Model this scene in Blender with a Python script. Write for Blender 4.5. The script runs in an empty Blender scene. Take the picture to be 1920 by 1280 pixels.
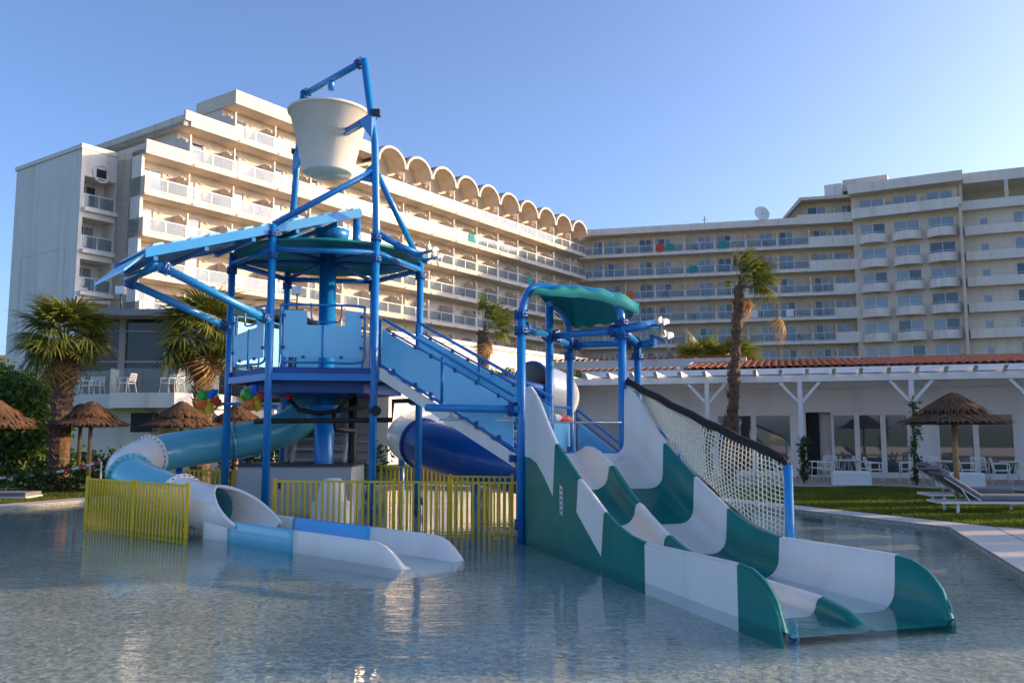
import bpy, math, random
from mathutils import Vector, Matrix
random.seed(7)
R = math.radians
sc = bpy.context.scene
COL = sc.collection

# ------------------------------------------------------------------ camera, sky, sun, exposure
EYE = 1.75; FPX = 1600.0; TH = math.atan(170/1600); CT, ST = math.cos(TH), math.sin(TH)
cam = bpy.data.cameras.new('camera'); co = bpy.data.objects.new('camera', cam); COL.objects.link(co)
co.location = (0, 0, EYE); co.rotation_euler = (R(90)+TH, 0, 0)
cam.sensor_width = 36; cam.lens = FPX/1920*36; cam.clip_end = 3000; cam.clip_start = .05
sc.camera = co
SUN_AZ, SUN_EL = 80.0, 15.0
w = bpy.data.worlds.new('World'); sc.world = w; w.use_nodes = True
nt = w.node_tree; sky = nt.nodes.new('ShaderNodeTexSky'); sky.sky_type = 'NISHITA'; sky.sun_disc = False
sky.sun_elevation = R(SUN_EL); sky.sun_rotation = R(SUN_AZ); sky.air_density = .62; sky.dust_density = 2.4; sky.ozone_density = 4.6
bg = nt.nodes['Background']; bg.inputs[1].default_value = .15
wt = nt.nodes.new('ShaderNodeMix'); wt.data_type = 'RGBA'; wt.blend_type = 'MULTIPLY'; wt.inputs['Factor'].default_value = 1; wt.inputs['B'].default_value = (1.10, .95, .86, 1)   # evenly warmer sky, as the camera's white balance shows it
nt.links.new(sky.outputs[0], wt.inputs['A']); nt.links.new(wt.outputs['Result'], bg.inputs[0])
sl = bpy.data.lights.new('sun', 'SUN'); sl.energy = 2.5; sl.angle = R(.6); sl.color = (1, .67, .37)
so = bpy.data.objects.new('sun', sl); COL.objects.link(so)
SV = Vector((math.sin(R(SUN_AZ))*math.cos(R(SUN_EL)), math.cos(R(SUN_AZ))*math.cos(R(SUN_EL)), math.sin(R(SUN_EL))))
so.rotation_euler = SV.to_track_quat('Z', 'Y').to_euler()
sc.view_settings.view_transform = 'Standard'; sc.view_settings.look = 'None'
sc.view_settings.gamma = 1; sc.view_settings.exposure = 1.52; sc.view_settings.use_curve_mapping = False

# ------------------------------------------------------------------ measuring helpers (photo pixel -> place in the world)
def ray(u, v):
    a = (u-960)/FPX; b = (640-v)/FPX
    return Vector((a, CT-b*ST, ST+b*CT))
def at(u, v, Y):
    r = ray(u, v); k = Y/r.y
    return Vector((r.x*k, Y, EYE+r.z*k))
def gr(u, v, z=0.0):
    r = ray(u, v); k = (z-EYE)/r.z
    return Vector((r.x*k, r.y*k, z))
def online(u, v, p, d):
    r = ray(u, v); det = -d[0]*r.y+r.x*d[1]
    t = (p[0]*r.y-r.x*p[1])/det
    k = (p[1]+t*d[1])/r.y
    return t, EYE+r.z*k

# ------------------------------------------------------------------ materials
MATS = {}
def mat(name, col, rough=.5, var=.06, scale=3, bump=0, bscale=40, metal=0, spec=.5, coat=0, trans=0, streak=0):
    m = bpy.data.materials.new(name); m.use_nodes = True; n = m.node_tree; N = n.nodes; L = n.links
    p = N['Principled BSDF']; p.inputs['Roughness'].default_value = rough; p.inputs['Metallic'].default_value = metal
    p.inputs['Specular IOR Level'].default_value = spec
    if coat: p.inputs['Coat Weight'].default_value = coat; p.inputs['Coat Roughness'].default_value = .08
    tc = N.new('ShaderNodeTexCoord'); nz = N.new('ShaderNodeTexNoise'); nz.inputs['Scale'].default_value = scale; nz.inputs['Detail'].default_value = 5
    L.new(tc.outputs['Object'], nz.inputs['Vector'])
    mx = N.new('ShaderNodeMix'); mx.data_type = 'RGBA'
    mx.inputs['A'].default_value = [max(0, c*(1-var*2)) for c in col]+[1]; mx.inputs['B'].default_value = [min(1, c*(1+var*2)) for c in col]+[1]
    L.new(nz.outputs['Fac'], mx.inputs['Factor']); L.new(mx.outputs['Result'], p.inputs['Base Color'])
    if streak:                                      # rain streaks and weathering, drawn out downwards
        mp = N.new('ShaderNodeMapping'); mp.inputs['Scale'].default_value = (1.6, 1.6, .10); L.new(tc.outputs['Object'], mp.inputs[0])
        n4 = N.new('ShaderNodeTexNoise'); n4.inputs['Scale'].default_value = 1.0; n4.inputs['Detail'].default_value = 6; L.new(mp.outputs[0], n4.inputs['Vector'])
        rp = N.new('ShaderNodeValToRGB'); rp.color_ramp.elements[0].position = .5; rp.color_ramp.elements[0].color = (1, 1, 1, 1); rp.color_ramp.elements[1].position = .78; rp.color_ramp.elements[1].color = (1-streak, 1-streak, 1-streak*1.1, 1)
        mu = N.new('ShaderNodeMix'); mu.data_type = 'RGBA'; mu.blend_type = 'MULTIPLY'; mu.inputs['Factor'].default_value = 1
        L.new(n4.outputs['Fac'], rp.inputs[0]); L.new(mx.outputs['Result'], mu.inputs['A']); L.new(rp.outputs[0], mu.inputs['B']); L.new(mu.outputs['Result'], p.inputs['Base Color'])
    if bump:
        n2 = N.new('ShaderNodeTexNoise'); n2.inputs['Scale'].default_value = bscale; n2.inputs['Detail'].default_value = 4
        L.new(tc.outputs['Object'], n2.inputs['Vector'])
        b = N.new('ShaderNodeBump'); b.inputs['Strength'].default_value = bump; b.inputs['Distance'].default_value = .02
        L.new(n2.outputs['Fac'], b.inputs['Height']); L.new(b.outputs['Normal'], p.inputs['Normal'])
    if trans:
        out = N['Material Output']; tl = N.new('ShaderNodeBsdfTranslucent'); ms = N.new('ShaderNodeMixShader'); ms.inputs[0].default_value = trans
        L.new(mx.outputs['Result'], tl.inputs['Color']); L.new(p.outputs[0], ms.inputs[1]); L.new(tl.outputs[0], ms.inputs[2]); L.new(ms.outputs[0], out.inputs[0])
    MATS[name] = m; return m
mat('plaster', (.70, .60, .48), .85, .05, .6, .25, 30, streak=.18)
mat('plaster_white', (.80, .73, .64), .85, .05, .4, .2, 30, streak=.22)
mat('plaster_sunlit', (.70, .61, .50), .85, .05, .6, .25, 30, streak=.2)  # white slab plaster darkened in its colour to offset the sun on that wing
mat('white_wall', (.84, .81, .77), .8, .03, .5, .15, 30, streak=.12)
mat('soffit', (.55, .45, .33), .9, .04, .6)
mat('white_paint', (.82, .77, .70), .45, .03, 2)
mat('rail_metal', (.72, .72, .70), .4, .03, 2)
mat('dark_roof', (.05, .05, .055), .8)
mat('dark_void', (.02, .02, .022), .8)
mat('post_blue', (.008, .19, .52), .3, .12, 1.2, .05, 90, coat=.25)
mat('post_blue_light', (.015, .25, .58), .35, .15, 1.5, coat=.3)
mat('deck_blue', (.012, .08, .28), .5, .15, 2)
mat('panel_blue', (.19, .55, .78), .35, .06, .8, .03, 50, coat=.2)
mat('chute_pale', (.30, .62, .72), .4, .1, 2)
mat('roof_green', (.006, .23, .22), .55, .15, 1.5, spec=.3)
mat('slide_green', (.003, .19, .150), .25, .10, 1.6, .03, 40, spec=.35, streak=.2)
mat('slide_white', (.88, .79, .68), .3, .04, 1.5, .03, 40, spec=.35, streak=.14)
mat('tube_aqua', (.12, .47, .56), .2, .08, 1.0, .02, 60, coat=.5)
mat('tube_white', (.86, .79, .70), .25, .03, 1.0, coat=.2)
mat('tube_blue', (.005, .085, .34), .3, .12, 1.0, coat=.15)
mat('sky_blue', (.06, .40, .72), .25, .06, 1.0, coat=.4)
mat('bucket', (.84, .77, .67), .35, .04, 1.2, coat=.2, streak=.14)
mat('yellow', (.80, .52, .012), .4, .12, 3, .05, 80)
mat('pavilion_grey', (.22, .22, .23), .6, .06, 2)
mat('steel', (.55, .56, .58), .3, .1, 6, metal=.9)
mat('dark_steel', (.03, .035, .045), .5, .2, 6)
mat('black_pipe', (.015, .013, .012), .55, .2, 5)
mat('cabinet', (.46, .45, .43), .5, .04, 2)
mat('fan_white', (.55, .54, .50), .35, .05, 4)
mat('cup_green', (.04, .36, .05), .35); mat('cup_red', (.62, .06, .02), .35); mat('cup_orange', (.80, .18, .03), .35)
mat('cup_blue', (.02, .16, .55), .35); mat('cup_yellow', (.75, .45, .01), .35)
mat('net_rope', (.78, .72, .55), .8, .1, 20); mat('net_pole', (.02, .017, .014), .9, .3, 8, .4, 60)
mat('tile', (.44, .15, .07), .8, .30, 2.5, .3, 30)
mat('timber', (.42, .24, .09), .65, .25, 6, .3, 40); mat('thatch', (.13, .065, .025), .95, .4, 7, .6, 60)
mat('bark', (.14, .085, .05), .95, .45, 8, .8, 25)
mat('frond', (.16, .18, .024), .5, .3, 2, trans=.35); mat('frond_dry', (.36, .22, .08), .8, .3, 4, trans=.3)
mat('leaf', (.045, .10, .018), .55, .4, 3, trans=.3); mat('leaf_bush', (.09, .16, .025), .6, .4, 2, trans=.3)
mat('lawn', (.055, .095, .018), .95, .35, 1.2, .8, 60); mat('grass', (.13, .17, .02), .8, .4, .8, trans=.5)
mat('paving', (.52, .45, .37), .75, .10, 1.5, .2, 40); mat('coping', (.50, .47, .43), .6, .08, 1.5, .15, 50)
mat('joint', (.20, .18, .16), .9)
mat('earth', (.22, .15, .09), .95, .35, .08, .5, 2)
mat('cushion', (.20, .19, .20), .85, .08, 8, .25, 120); mat('seat_plastic', (.82, .78, .72), .35, .02, 2)
mat('tape_red', (.75, .03, .02), .5); mat('tape_white', (.8, .8, .8), .5)
mat('towel_orange', (.75, .17, .04), .9); mat('towel_red', (.70, .06, .05), .9); mat('towel_teal', (.02, .30, .28), .9); mat('towel_blue', (.03, .06, .30), .9)
mat('towel_white', (.75, .75, .78), .9)

def custom(name, build):
    m = bpy.data.materials.new(name); m.use_nodes = True; N = m.node_tree.nodes; L = m.node_tree.links
    build(N, L, N['Principled BSDF'], N['Material Output']); MATS[name] = m
def _window(N, L, p, out):       # glass over drawn or open curtains, different behind each pane
    oi = N.new('ShaderNodeObjectInfo'); tc = N.new('ShaderNodeTexCoord')
    wv = N.new('ShaderNodeTexWave'); wv.inputs['Scale'].default_value = 5.0; wv.inputs['Distortion'].default_value = 1.5; wv.bands_direction = 'X'
    L.new(tc.outputs['Object'], wv.inputs['Vector'])
    c = N.new('ShaderNodeMix'); c.data_type = 'RGBA'; c.inputs['A'].default_value = (.15, .20, .24, 1); c.inputs['B'].default_value = (.30, .36, .40, 1)
    L.new(wv.outputs['Fac'], c.inputs['Factor'])
    rp = N.new('ShaderNodeValToRGB'); rp.color_ramp.interpolation = 'CONSTANT'
    rp.color_ramp.elements[0].color = (0, 0, 0, 1); rp.color_ramp.elements[1].position = .3; rp.color_ramp.elements[1].color = (1, 1, 1, 1)
    L.new(oi.outputs['Random'], rp.inputs[0])
    d = N.new('ShaderNodeMix'); d.data_type = 'RGBA'; d.inputs['A'].default_value = (.035, .05, .06, 1)
    L.new(rp.outputs[0], d.inputs['Factor']); L.new(c.outputs['Result'], d.inputs['B']); L.new(d.outputs['Result'], p.inputs['Base Color'])
    p.inputs['Roughness'].default_value = .04; p.inputs['Specular IOR Level'].default_value = .9
custom('window', _window)
def _rglass(tint, fac, rough):
    def f(N, L, p, out):
        p.inputs['Base Color'].default_value = (*tint, 1); p.inputs['Roughness'].default_value = rough; p.inputs['Specular IOR Level'].default_value = .8
        t = N.new('ShaderNodeBsdfTransparent'); ms = N.new('ShaderNodeMixShader'); ms.inputs[0].default_value = fac
        L.new(t.outputs[0], ms.inputs[1]); L.new(p.outputs[0], ms.inputs[2]); L.new(ms.outputs[0], out.inputs[0])
    return f
custom('rail_glass', _rglass((.16, .23, .27), .4, .06))
custom('clear_glass', _rglass((.25, .34, .34), .25, .03))
custom('poly_sheet', _rglass((.6, .68, .75), .6, .4))
def _door(N, L, p, out):
    p.inputs['Base Color'].default_value = (.05, .07, .085, 1); p.inputs['Roughness'].default_value = .02; p.inputs['Specular IOR Level'].default_value = 1.0
    p.inputs['Coat Weight'].default_value = 1.0; p.inputs['Coat Roughness'].default_value = .01; p.inputs['Coat IOR'].default_value = 1.9
custom('door_glass', _door)
mat('dark_glass', (.02, .025, .03), .06, .1, 1, spec=.5)
def _water(N, L, p, out):
    tc = N.new('ShaderNodeTexCoord')
    def noise(scale, sx, sy, det, dist=.0):
        mp = N.new('ShaderNodeMapping'); mp.inputs['Scale'].default_value = (sx, sy, 1); mp.inputs['Rotation'].default_value = (0, 0, .25)
        L.new(tc.outputs['Object'], mp.inputs[0]); n = N.new('ShaderNodeTexNoise'); n.inputs['Scale'].default_value = scale
        n.inputs['Detail'].default_value = det; n.inputs['Distortion'].default_value = dist; L.new(mp.outputs[0], n.inputs['Vector']); return n
    a = noise(2.6, .45, 1.4, 2, .6); b = noise(9, .45, 1.5, 2, .8); c = noise(.35, 1, 1, 2)
    ad = N.new('ShaderNodeMath'); ad.operation = 'MULTIPLY_ADD'; ad.inputs[1].default_value = .28
    L.new(b.outputs['Fac'], ad.inputs[0]); L.new(a.outputs['Fac'], ad.inputs[2])
    rs = N.new('ShaderNodeMapRange'); rs.inputs['From Min'].default_value = .35; rs.inputs['From Max'].default_value = .65; rs.inputs['To Min'].default_value = .06; rs.inputs['To Max'].default_value = .17
    L.new(c.outputs['Fac'], rs.inputs['Value'])
    bp = N.new('ShaderNodeBump'); bp.inputs['Distance'].default_value = .05
    L.new(rs.outputs[0], bp.inputs['Strength']); L.new(ad.outputs[0], bp.inputs['Height'])
    fr = N.new('ShaderNodeFresnel'); gm = N.new('ShaderNodeNewGeometry'); io = N.new('ShaderNodeMapRange'); io.inputs['To Min'].default_value = 1.33; io.inputs['To Max'].default_value = 1/1.33
    L.new(gm.outputs['Backfacing'], io.inputs['Value']); L.new(io.outputs[0], fr.inputs['IOR']); L.new(bp.outputs[0], fr.inputs['Normal'])
    g = N.new('ShaderNodeBsdfGlossy'); g.inputs['Roughness'].default_value = .015; L.new(bp.outputs[0], g.inputs['Normal'])
    t = N.new('ShaderNodeBsdfTransparent'); t.inputs[0].default_value = (.84, .94, .96, 1)
    ms = N.new('ShaderNodeMixShader'); L.new(fr.outputs[0], ms.inputs[0]); L.new(t.outputs[0], ms.inputs[1]); L.new(g.outputs[0], ms.inputs[2]); L.new(ms.outputs[0], out.inputs[0])
custom('water', _water)
def _pool(N, L, p, out):
    tc = N.new('ShaderNodeTexCoord'); v = N.new('ShaderNodeTexVoronoi'); v.inputs['Scale'].default_value = 26; L.new(tc.outputs['Object'], v.inputs['Vector'])
    n = N.new('ShaderNodeTexNoise'); n.inputs['Scale'].default_value = .6; n.inputs['Detail'].default_value = 6; L.new(tc.outputs['Object'], n.inputs['Vector'])
    r = N.new('ShaderNodeValToRGB'); e = r.color_ramp.elements
    e[0].position = .1; e[0].color = (.32, .32, .27, 1); e[1].position = .9; e[1].color = (.60, .54, .42, 1)
    sp = N.new('ShaderNodeSeparateColor'); L.new(v.outputs['Color'], sp.inputs[0]); L.new(sp.outputs[0], r.inputs[0])
    m = N.new('ShaderNodeMix'); m.data_type = 'RGBA'; m.blend_type = 'MULTIPLY'; m.inputs['Factor'].default_value = .6
    r2 = N.new('ShaderNodeValToRGB'); r2.color_ramp.elements[0].color = (.55, .6, .58, 1); r2.color_ramp.elements[0].position = .3; r2.color_ramp.elements[1].position = .7
    L.new(n.outputs['Fac'], r2.inputs[0]); L.new(r.outputs[0], m.inputs['A']); L.new(r2.outputs[0], m.inputs['B']); L.new(m.outputs['Result'], p.inputs['Base Color'])
    p.inputs['Roughness'].default_value = .7
    n3 = N.new('ShaderNodeTexNoise'); n3.inputs['Scale'].default_value = 11; n3.inputs['Detail'].default_value = 3; n3.inputs['Distortion'].default_value = .4; L.new(tc.outputs['Object'], n3.inputs['Vector'])
    b = N.new('ShaderNodeBump'); b.inputs['Strength'].default_value = .7; b.inputs['Distance'].default_value = .03; L.new(n3.outputs['Fac'], b.inputs['Height']); L.new(b.outputs[0], p.inputs['Normal'])
custom('pool_floor', _pool)

# ------------------------------------------------------------------ mesh helpers
class MB:
    def __init__(s): s.v = []; s.f = []; s.s = []
    def face(s, idx, sm=False): s.f.append(tuple(idx)); s.s.append(sm)
    def quad(s, a, b, c, d):
        i = len(s.v); s.v += [tuple(a), tuple(b), tuple(c), tuple(d)]; s.face((i, i+1, i+2, i+3)); return s
    def box(s, x0, x1, y0, y1, z0, z1):
        i = len(s.v); s.v += [(x, y, z) for z in (z0, z1) for y in (y0, y1) for x in (x0, x1)]
        for q in ((0, 2, 3, 1), (4, 5, 7, 6), (0, 1, 5, 4), (2, 6, 7, 3), (0, 4, 6, 2), (1, 3, 7, 5)): s.face([i+k for k in q])
        return s
    def bar(s, p, q, w, h, up=(0, 0, 1)):          # rectangular bar from p to q
        p, q = Vector(p), Vector(q); d = (q-p).normalized(); r = d.cross(Vector(up))
        if r.length < 1e-4: r = d.cross(Vector((1, 0, 0)))
        r.normalize(); u = r.cross(d); i = len(s.v)
        for c in (p, q):
            for a, b in ((-1, -1), (1, -1), (1, 1), (-1, 1)): s.v.append(tuple(c+r*a*w/2+u*b*h/2))
        for q4 in ((0, 1, 2, 3), (7, 6, 5, 4), (0, 4, 5, 1), (1, 5, 6, 2), (2, 6, 7, 3), (3, 7, 4, 0)): s.face([i+k for k in q4])
        return s
    def loft(s, rings, closed=True, cap=True, sm=True):
        i = len(s.v); n = len(rings[0])
        for r in rings: s.v += [tuple(p) for p in r]
        m = n if closed else n-1
        for k in range(len(rings)-1):
            for j in range(m):
                a = i+k*n+j; b = i+k*n+(j+1) % n
                s.face((a, b, b+n, a+n), sm)
        if cap and closed:
            s.face([i+j for j in range(n)][::-1]); e = i+(len(rings)-1)*n; s.face([e+j for j in range(n)])
        return s
    def tube(s, pts, r, n=10, cap=True):
        pts = [Vector(p) for p in pts]; rings = []; prev = None
        for k, p in enumerate(pts):
            t = (pts[min(k+1, len(pts)-1)]-pts[max(k-1, 0)]).normalized()
            if prev is None:
                a = t.cross(Vector((0, 0, 1)))
                if a.length < .02: a = t.cross(Vector((0, 1, 0)))
            else: a = prev-t*prev.dot(t)
            a.normalize(); b = t.cross(a); prev = a
            rr = r[k] if isinstance(r, (list, tuple)) else r
            rings.append([p+(a*math.cos(x)+b*math.sin(x))*rr for x in [2*math.pi*j/n for j in range(n)]])
        return s.loft(rings, True, cap)
    def prism(s, poly, ext):                        # planar polygon (3D points) extruded by a vector
        i = len(s.v); n = len(poly); e = Vector(ext)
        s.v += [tuple(p) for p in poly]+[tuple(Vector(p)+e) for p in poly]
        s.face([i+k for k in range(n)]); s.face([i+n+k for k in range(n)][::-1])
        for k in range(n): s.face((i+k, i+n+k, i+n+(k+1) % n, i+(k+1) % n))
        return s
    def lathe(s, prof, c=(0, 0, 0), n=24, sm=True):  # prof: (r,z)
        c = Vector(c)
        return s.loft([[c+Vector((r*math.cos(2*math.pi*j/n), r*math.sin(2*math.pi*j/n), z)) for j in range(n)] for r, z in prof], True, False, sm)
    def mesh(s, name, m):
        me = bpy.data.meshes.new(name); me.from_pydata(s.v, [], s.f)
        me.polygons.foreach_set('use_smooth', s.s); me.materials.append(MATS[m]); me.update(); return me
    def build(s, name, m, parent=None, world=True):
        if world and parent is not None:
            o = root_of(parent).location
            if o.length: s.v = [(a-o.x, b-o.y, c-o.z) for a, b, c in s.v]
        return link(name, s.mesh(name, m), parent)
class Many:                                         # several alike small pieces, each an object of its own
    def __init__(s): s.p = []
    def new(s): s.p.append(MB()); return s.p[-1]
    def box(s, *a): s.new().box(*a); return s
    def tube(s, *a): s.new().tube(*a); return s
    def build(s, name, m, parent):
        for q in s.p: q.build(name, m, parent)
def root_of(o):
    while o.parent: o = o.parent
    return o
def link(name, me, parent=None, loc=(0, 0, 0), rot=(0, 0, 0)):
    o = bpy.data.objects.new(name, me); COL.objects.link(o); o.location = loc; o.rotation_euler = rot
    if parent is not None: o.parent = parent
    return o
def tag(o, label=None, cat=None, group=None, kind=None):
    if label: o['label'] = label
    if cat: o['category'] = cat
    if group: o['group'] = group
    if kind: o['kind'] = kind
    return o
def thing(name, label, cat, loc=(0, 0, 0), rz=0, group=None):
    return tag(link(name, None, None, loc, (0, 0, rz)), label, cat, group)
def copy_tree(o, parent=None):
    c = o.copy(); COL.objects.link(c); c.parent = parent
    for ch in list(o.children): copy_tree(ch, c)
    return c
def place(proto, used, loc, rz, label, group=None):
    o = proto if not used else copy_tree(proto)
    used.append(1); o.location = loc; o.rotation_euler = (0, 0, rz); o['label'] = label
    if group: o['group'] = group
    return o
def spline(P, n=8):
    P = [Vector(p) for p in P]; out = []
    for i in range(len(P)-1):
        a, b, c, d = P[max(i-1, 0)], P[i], P[i+1], P[min(i+2, len(P)-1)]
        for k in range(n):
            t = k/n
            out.append(.5*((2*b)+(c-a)*t+(2*a-5*b+4*c-d)*t*t+(3*b-a-3*c+d)*t**3))
    return out+[P[-1]]
def lerp_tab(tab, x):
    for (a, b), (c, d) in zip(tab, tab[1:]):
        if x <= c: return b+(d-b)*max(0, (x-a))/(c-a)
    return tab[-1][1]
def leaves(mb, c, rad, n, size, seed, shell=.55, flat=.8):
    rn = random.Random(seed); c = Vector(c)
    for _ in range(n):
        while True:
            d = Vector((rn.uniform(-1, 1), rn.uniform(-1, 1), rn.uniform(-1, 1)))
            if .05 < d.length < 1: break
        d = d.normalized()*(shell+(1-shell)*rn.random())*(.8+.3*math.sin(5*d.x+seed)*math.cos(4*d.z+3*d.y))
        p = c+Vector((d.x*rad[0], d.y*rad[1], d.z*rad[2]))
        a = Vector((rn.gauss(0, 1), rn.gauss(0, 1), rn.gauss(0, flat))).normalized(); b = a.cross(Vector((rn.gauss(0, 1), rn.gauss(0, 1), rn.gauss(0, 1)))).normalized()
        l = size*rn.uniform(.6, 1.3); w_ = l*.45
        mb.quad(p-a*l*.5, p+b*w_*.5, p+a*l*.5, p-b*w_*.5)
    return mb

# ================================================================== THE SETTING
POOL = [(7.8, 15.5), (6.1, 19.3), (3.6, 24.5), (-3, 27.5), (-9, 25), (-10.6, 21.6), (-11.7, 19.2), (-15.5, 11), (-13, 1), (-6, -4), (1, -4), (3.0, 1.5), (6.0, 10)]
PC = Vector((-2.5, 13, 0))
def ringpts(off, z): 
    n = len(POOL); out = []
    for i, p in enumerate(POOL):
        a = Vector((*POOL[i-1], 0)); b = Vector((*p, 0)); c = Vector((*POOL[(i+1) % n], 0))
        n1 = Vector(((b-a).y, -(b-a).x, 0)).normalized(); n2 = Vector(((c-b).y, -(c-b).x, 0)).normalized()
        if n1.dot(b-PC) < 0: n1 = -n1
        if n2.dot(b-PC) < 0: n2 = -n2
        m_ = (n1+n2); m_ = m_/max(.5, m_.length_squared)*2
        out.append(Vector((b.x, b.y, z))+m_*off)
    return out
m = MB(); i0 = [Vector((*p, -.13)) for p in POOL]; m.v += [tuple(p) for p in i0]; m.face(range(len(i0)))
tag(m.build('pool_floor', 'pool_floor'), kind='structure')
m = MB(); n = len(POOL); top = ringpts(0, .05); bot = ringpts(0, -.13); m.loft([bot, top], True, False, False)
tag(m.build('pool_wall', 'pool_floor'), kind='structure')
m = MB(); i0 = ringpts(-.0, 0); m.v += [tuple(p) for p in i0]; m.face(range(n)); tag(m.build('water', 'water'), kind='structure')
m = MB(); m.loft([ringpts(.004, -.05), ringpts(.004, .06), ringpts(.75, .06), ringpts(.75, -.05)], True, False, False); cope = tag(m.build('pool_coping', 'joint'), kind='structure')
ci, co_ = ringpts(.01, .0), ringpts(.745, .0)
for i in range(n):
    a, b, c, d = ci[i], ci[(i+1) % n], co_[(i+1) % n], co_[i]; k = max(1, round((b-a).length/1.1))
    for j in range(k):
        t0, t1 = (j+.006)/k, (j+.994)/k
        MB().prism([p+Vector((0, 0, .075+random.uniform(-.002, .002))) for p in (a.lerp(b, t0), a.lerp(b, t1), d.lerp(c, t1), d.lerp(c, t0))], (0, 0, -.03)).build('coping_stone', 'coping', cope)
m = MB(); inn = ringpts(.74, .04); out_ = [PC+(Vector((p.x, p.y, 0))-PC).normalized()*900 for p in inn]
m.loft([inn, [Vector((p.x, p.y, .04)) for p in out_]], True, False, False); tag(m.build('ground', 'lawn'), kind='structure')
# paved deck on the right: slabs as parts
deck = link('paved_deck', MB().box(0, 1, 0, 1, 0, 1).mesh('paved_deck', 'joint')); deck['kind'] = 'structure'
dq = Vector((6.0-7.8, 10-15.5, 0)).normalized(); dn = Vector((-dq.y, dq.x, 0))     # along the pool edge towards the camera; away from the pool
P0 = Vector((7.8, 15.5, 0))-dq*.2+dn*.76
deck.data = MB().prism([P0-dq*.1, P0+dq*16, P0+dq*16+dn*9, P0-dq*.1+dn*9], (0, 0, .062)).mesh('paved_deck', 'joint')
slab_me = MB().box(.006, .594, .006, 1.194, 0, .03).mesh('paving_slab', 'paving')
for i in range(9):
    for j in range(12):
        p = P0+dn*(i*.6)+dq*(j*1.2+(.6 if i % 2 else 0))
        o = link('paving_slab', slab_me, deck, (p.x, p.y, .048+random.uniform(-.002, .002)))
        o.matrix_basis = Matrix(((dn.x, dq.x, 0, p.x), (dn.y, dq.y, 0, p.y), (0, 0, 1, .048), (0, 0, 0, 1)))
m = MB().box(-45, 30, -40, -5.2, .02, .09); tag(m.build('bounce_terrace', 'paving'), kind='structure')      # unseen pale terrace added behind the camera to bounce warm light
# hills far behind
m = MB(); rows = []
for k in range(4):
    rows.append([Vector((-330+j*14, 150+k*25+8*math.sin(j*1.3+k), (0, 16, 27, 34)[k]*(1-.55*min(1, max(0, (j-6)/14)))+3*math.sin(j*.9+k*2))) for j in range(26)])
m.loft(rows, False, False); tag(m.build('hill', 'earth'), kind='structure')

# ================================================================== HOTEL
LV = [24.15-2.95*k for k in range(8)]      # undersides of the balcony slabs
FH = 2.95
def wall_open(mb, x0, x1, z0, z1, y, ops, depth=.14):
    xs = sorted({x0, x1, *[o[0] for o in ops], *[o[1] for o in ops]}); zs = sorted({z0, z1, *[o[2] for o in ops], *[o[3] for o in ops]})
    for a, b in zip(xs, xs[1:]):
        for c, d in zip(zs, zs[1:]):
            mx, mz = (a+b)/2, (c+d)/2
            if any(o[0] < mx < o[1] and o[2] < mz < o[3] for o in ops): continue
            mb.quad((a, y, c), (b, y, c), (b, y, d), (a, y, d))
    for a, b, c, d in ops:
        mb.quad((a, y, c), (a, y, d), (a, y+depth, d), (a, y+depth, c)); mb.quad((b, y, c), (b, y+depth, c), (b, y+depth, d), (b, y, d))
        mb.quad((a, y, d), (b, y, d), (b, y+depth, d), (a, y+depth, d)); mb.quad((a, y, c), (a, y+depth, c), (b, y+depth, c), (b, y, c))
WIN = {}
def window_mesh(wd, ht, n=2):
    k = (round(wd, 2), round(ht, 2), n)
    if k not in WIN:
        f = MB(); t = .07
        f.box(0, wd, 0, .06, 0, t).box(0, wd, 0, .06, ht-t, ht)
        for i in range(n+1): x = i*(wd-t)/n; f.box(x, x+t, .002, .058, t, ht-t)
        g = [MB().box(i*(wd-t)/n+t, (i+1)*(wd-t)/n, .025, .035, t, ht-t).mesh('pane', 'window') for i in range(n)]
        WIN[k] = (f.mesh('window', 'white_paint'), g)
    return WIN[k]
def window(root, x, y, z, wd, ht, n=2):
    f, g = window_mesh(wd, ht, n); o = link('window', f, root, (x, y, z))
    for q in g: link('pane', q, o)
    return o
RAIL = {}
def railing(root, x, y, z, L, h=1.0, n=2):
    k = (round(L, 2), h, n)
    if k not in RAIL:
        f = MB(); f.box(0, L, 0, .06, h-.06, h).box(0, L, .01, .05, .06, .11)
        for i in range(n+1): q = i*(L-.06)/n; f.box(q, q+.06, .003, .057, 0, h-.06)
        g = MB()
        for i in range(n): g.box(i*(L-.06)/n+.07, (i+1)*(L-.06)/n-.01, .025, .035, .12, h-.07)
        RAIL[k] = (f.mesh('railing', 'rail_metal'), g.mesh('glass_panel', 'rail_glass'))
    o = link('railing', RAIL[k][0], root, (x, y, z)); link('glass_panel', RAIL[k][1], o); return o
part_me = MB().prism([(0, .03, 0), (0, .03, 1.95), (0, .14, 1.95), (0, .2, 1.55), (0, .38, 1.45), (0, .5, 1.52), (0, .62, 1.75), (0, .85, 1.8), (0, 1.0, 1.95), (0, 1.68, 1.95), (0, 1.68, 0)], (.12, 0, 0)).mesh('partition', 'plaster')
lamp_me = MB().box(-.12, .12, -.1, 0, -.05, .05).mesh('wall_lamp', 'soffit')
scup_me = MB().box(-.08, .08, -.14, .02, -.04, .04).mesh('drain_spout', 'plaster_white')
cl_me = MB().box(-.22, .22, -.2, .2, .40, .45).box(-.22, .22, .17, .21, .45, .85).box(-.22, -.19, -.2, .2, 0, .4).box(.19, .22, -.2, .2, 0, .4).mesh('balcony_chair', 'dark_steel')

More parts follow.
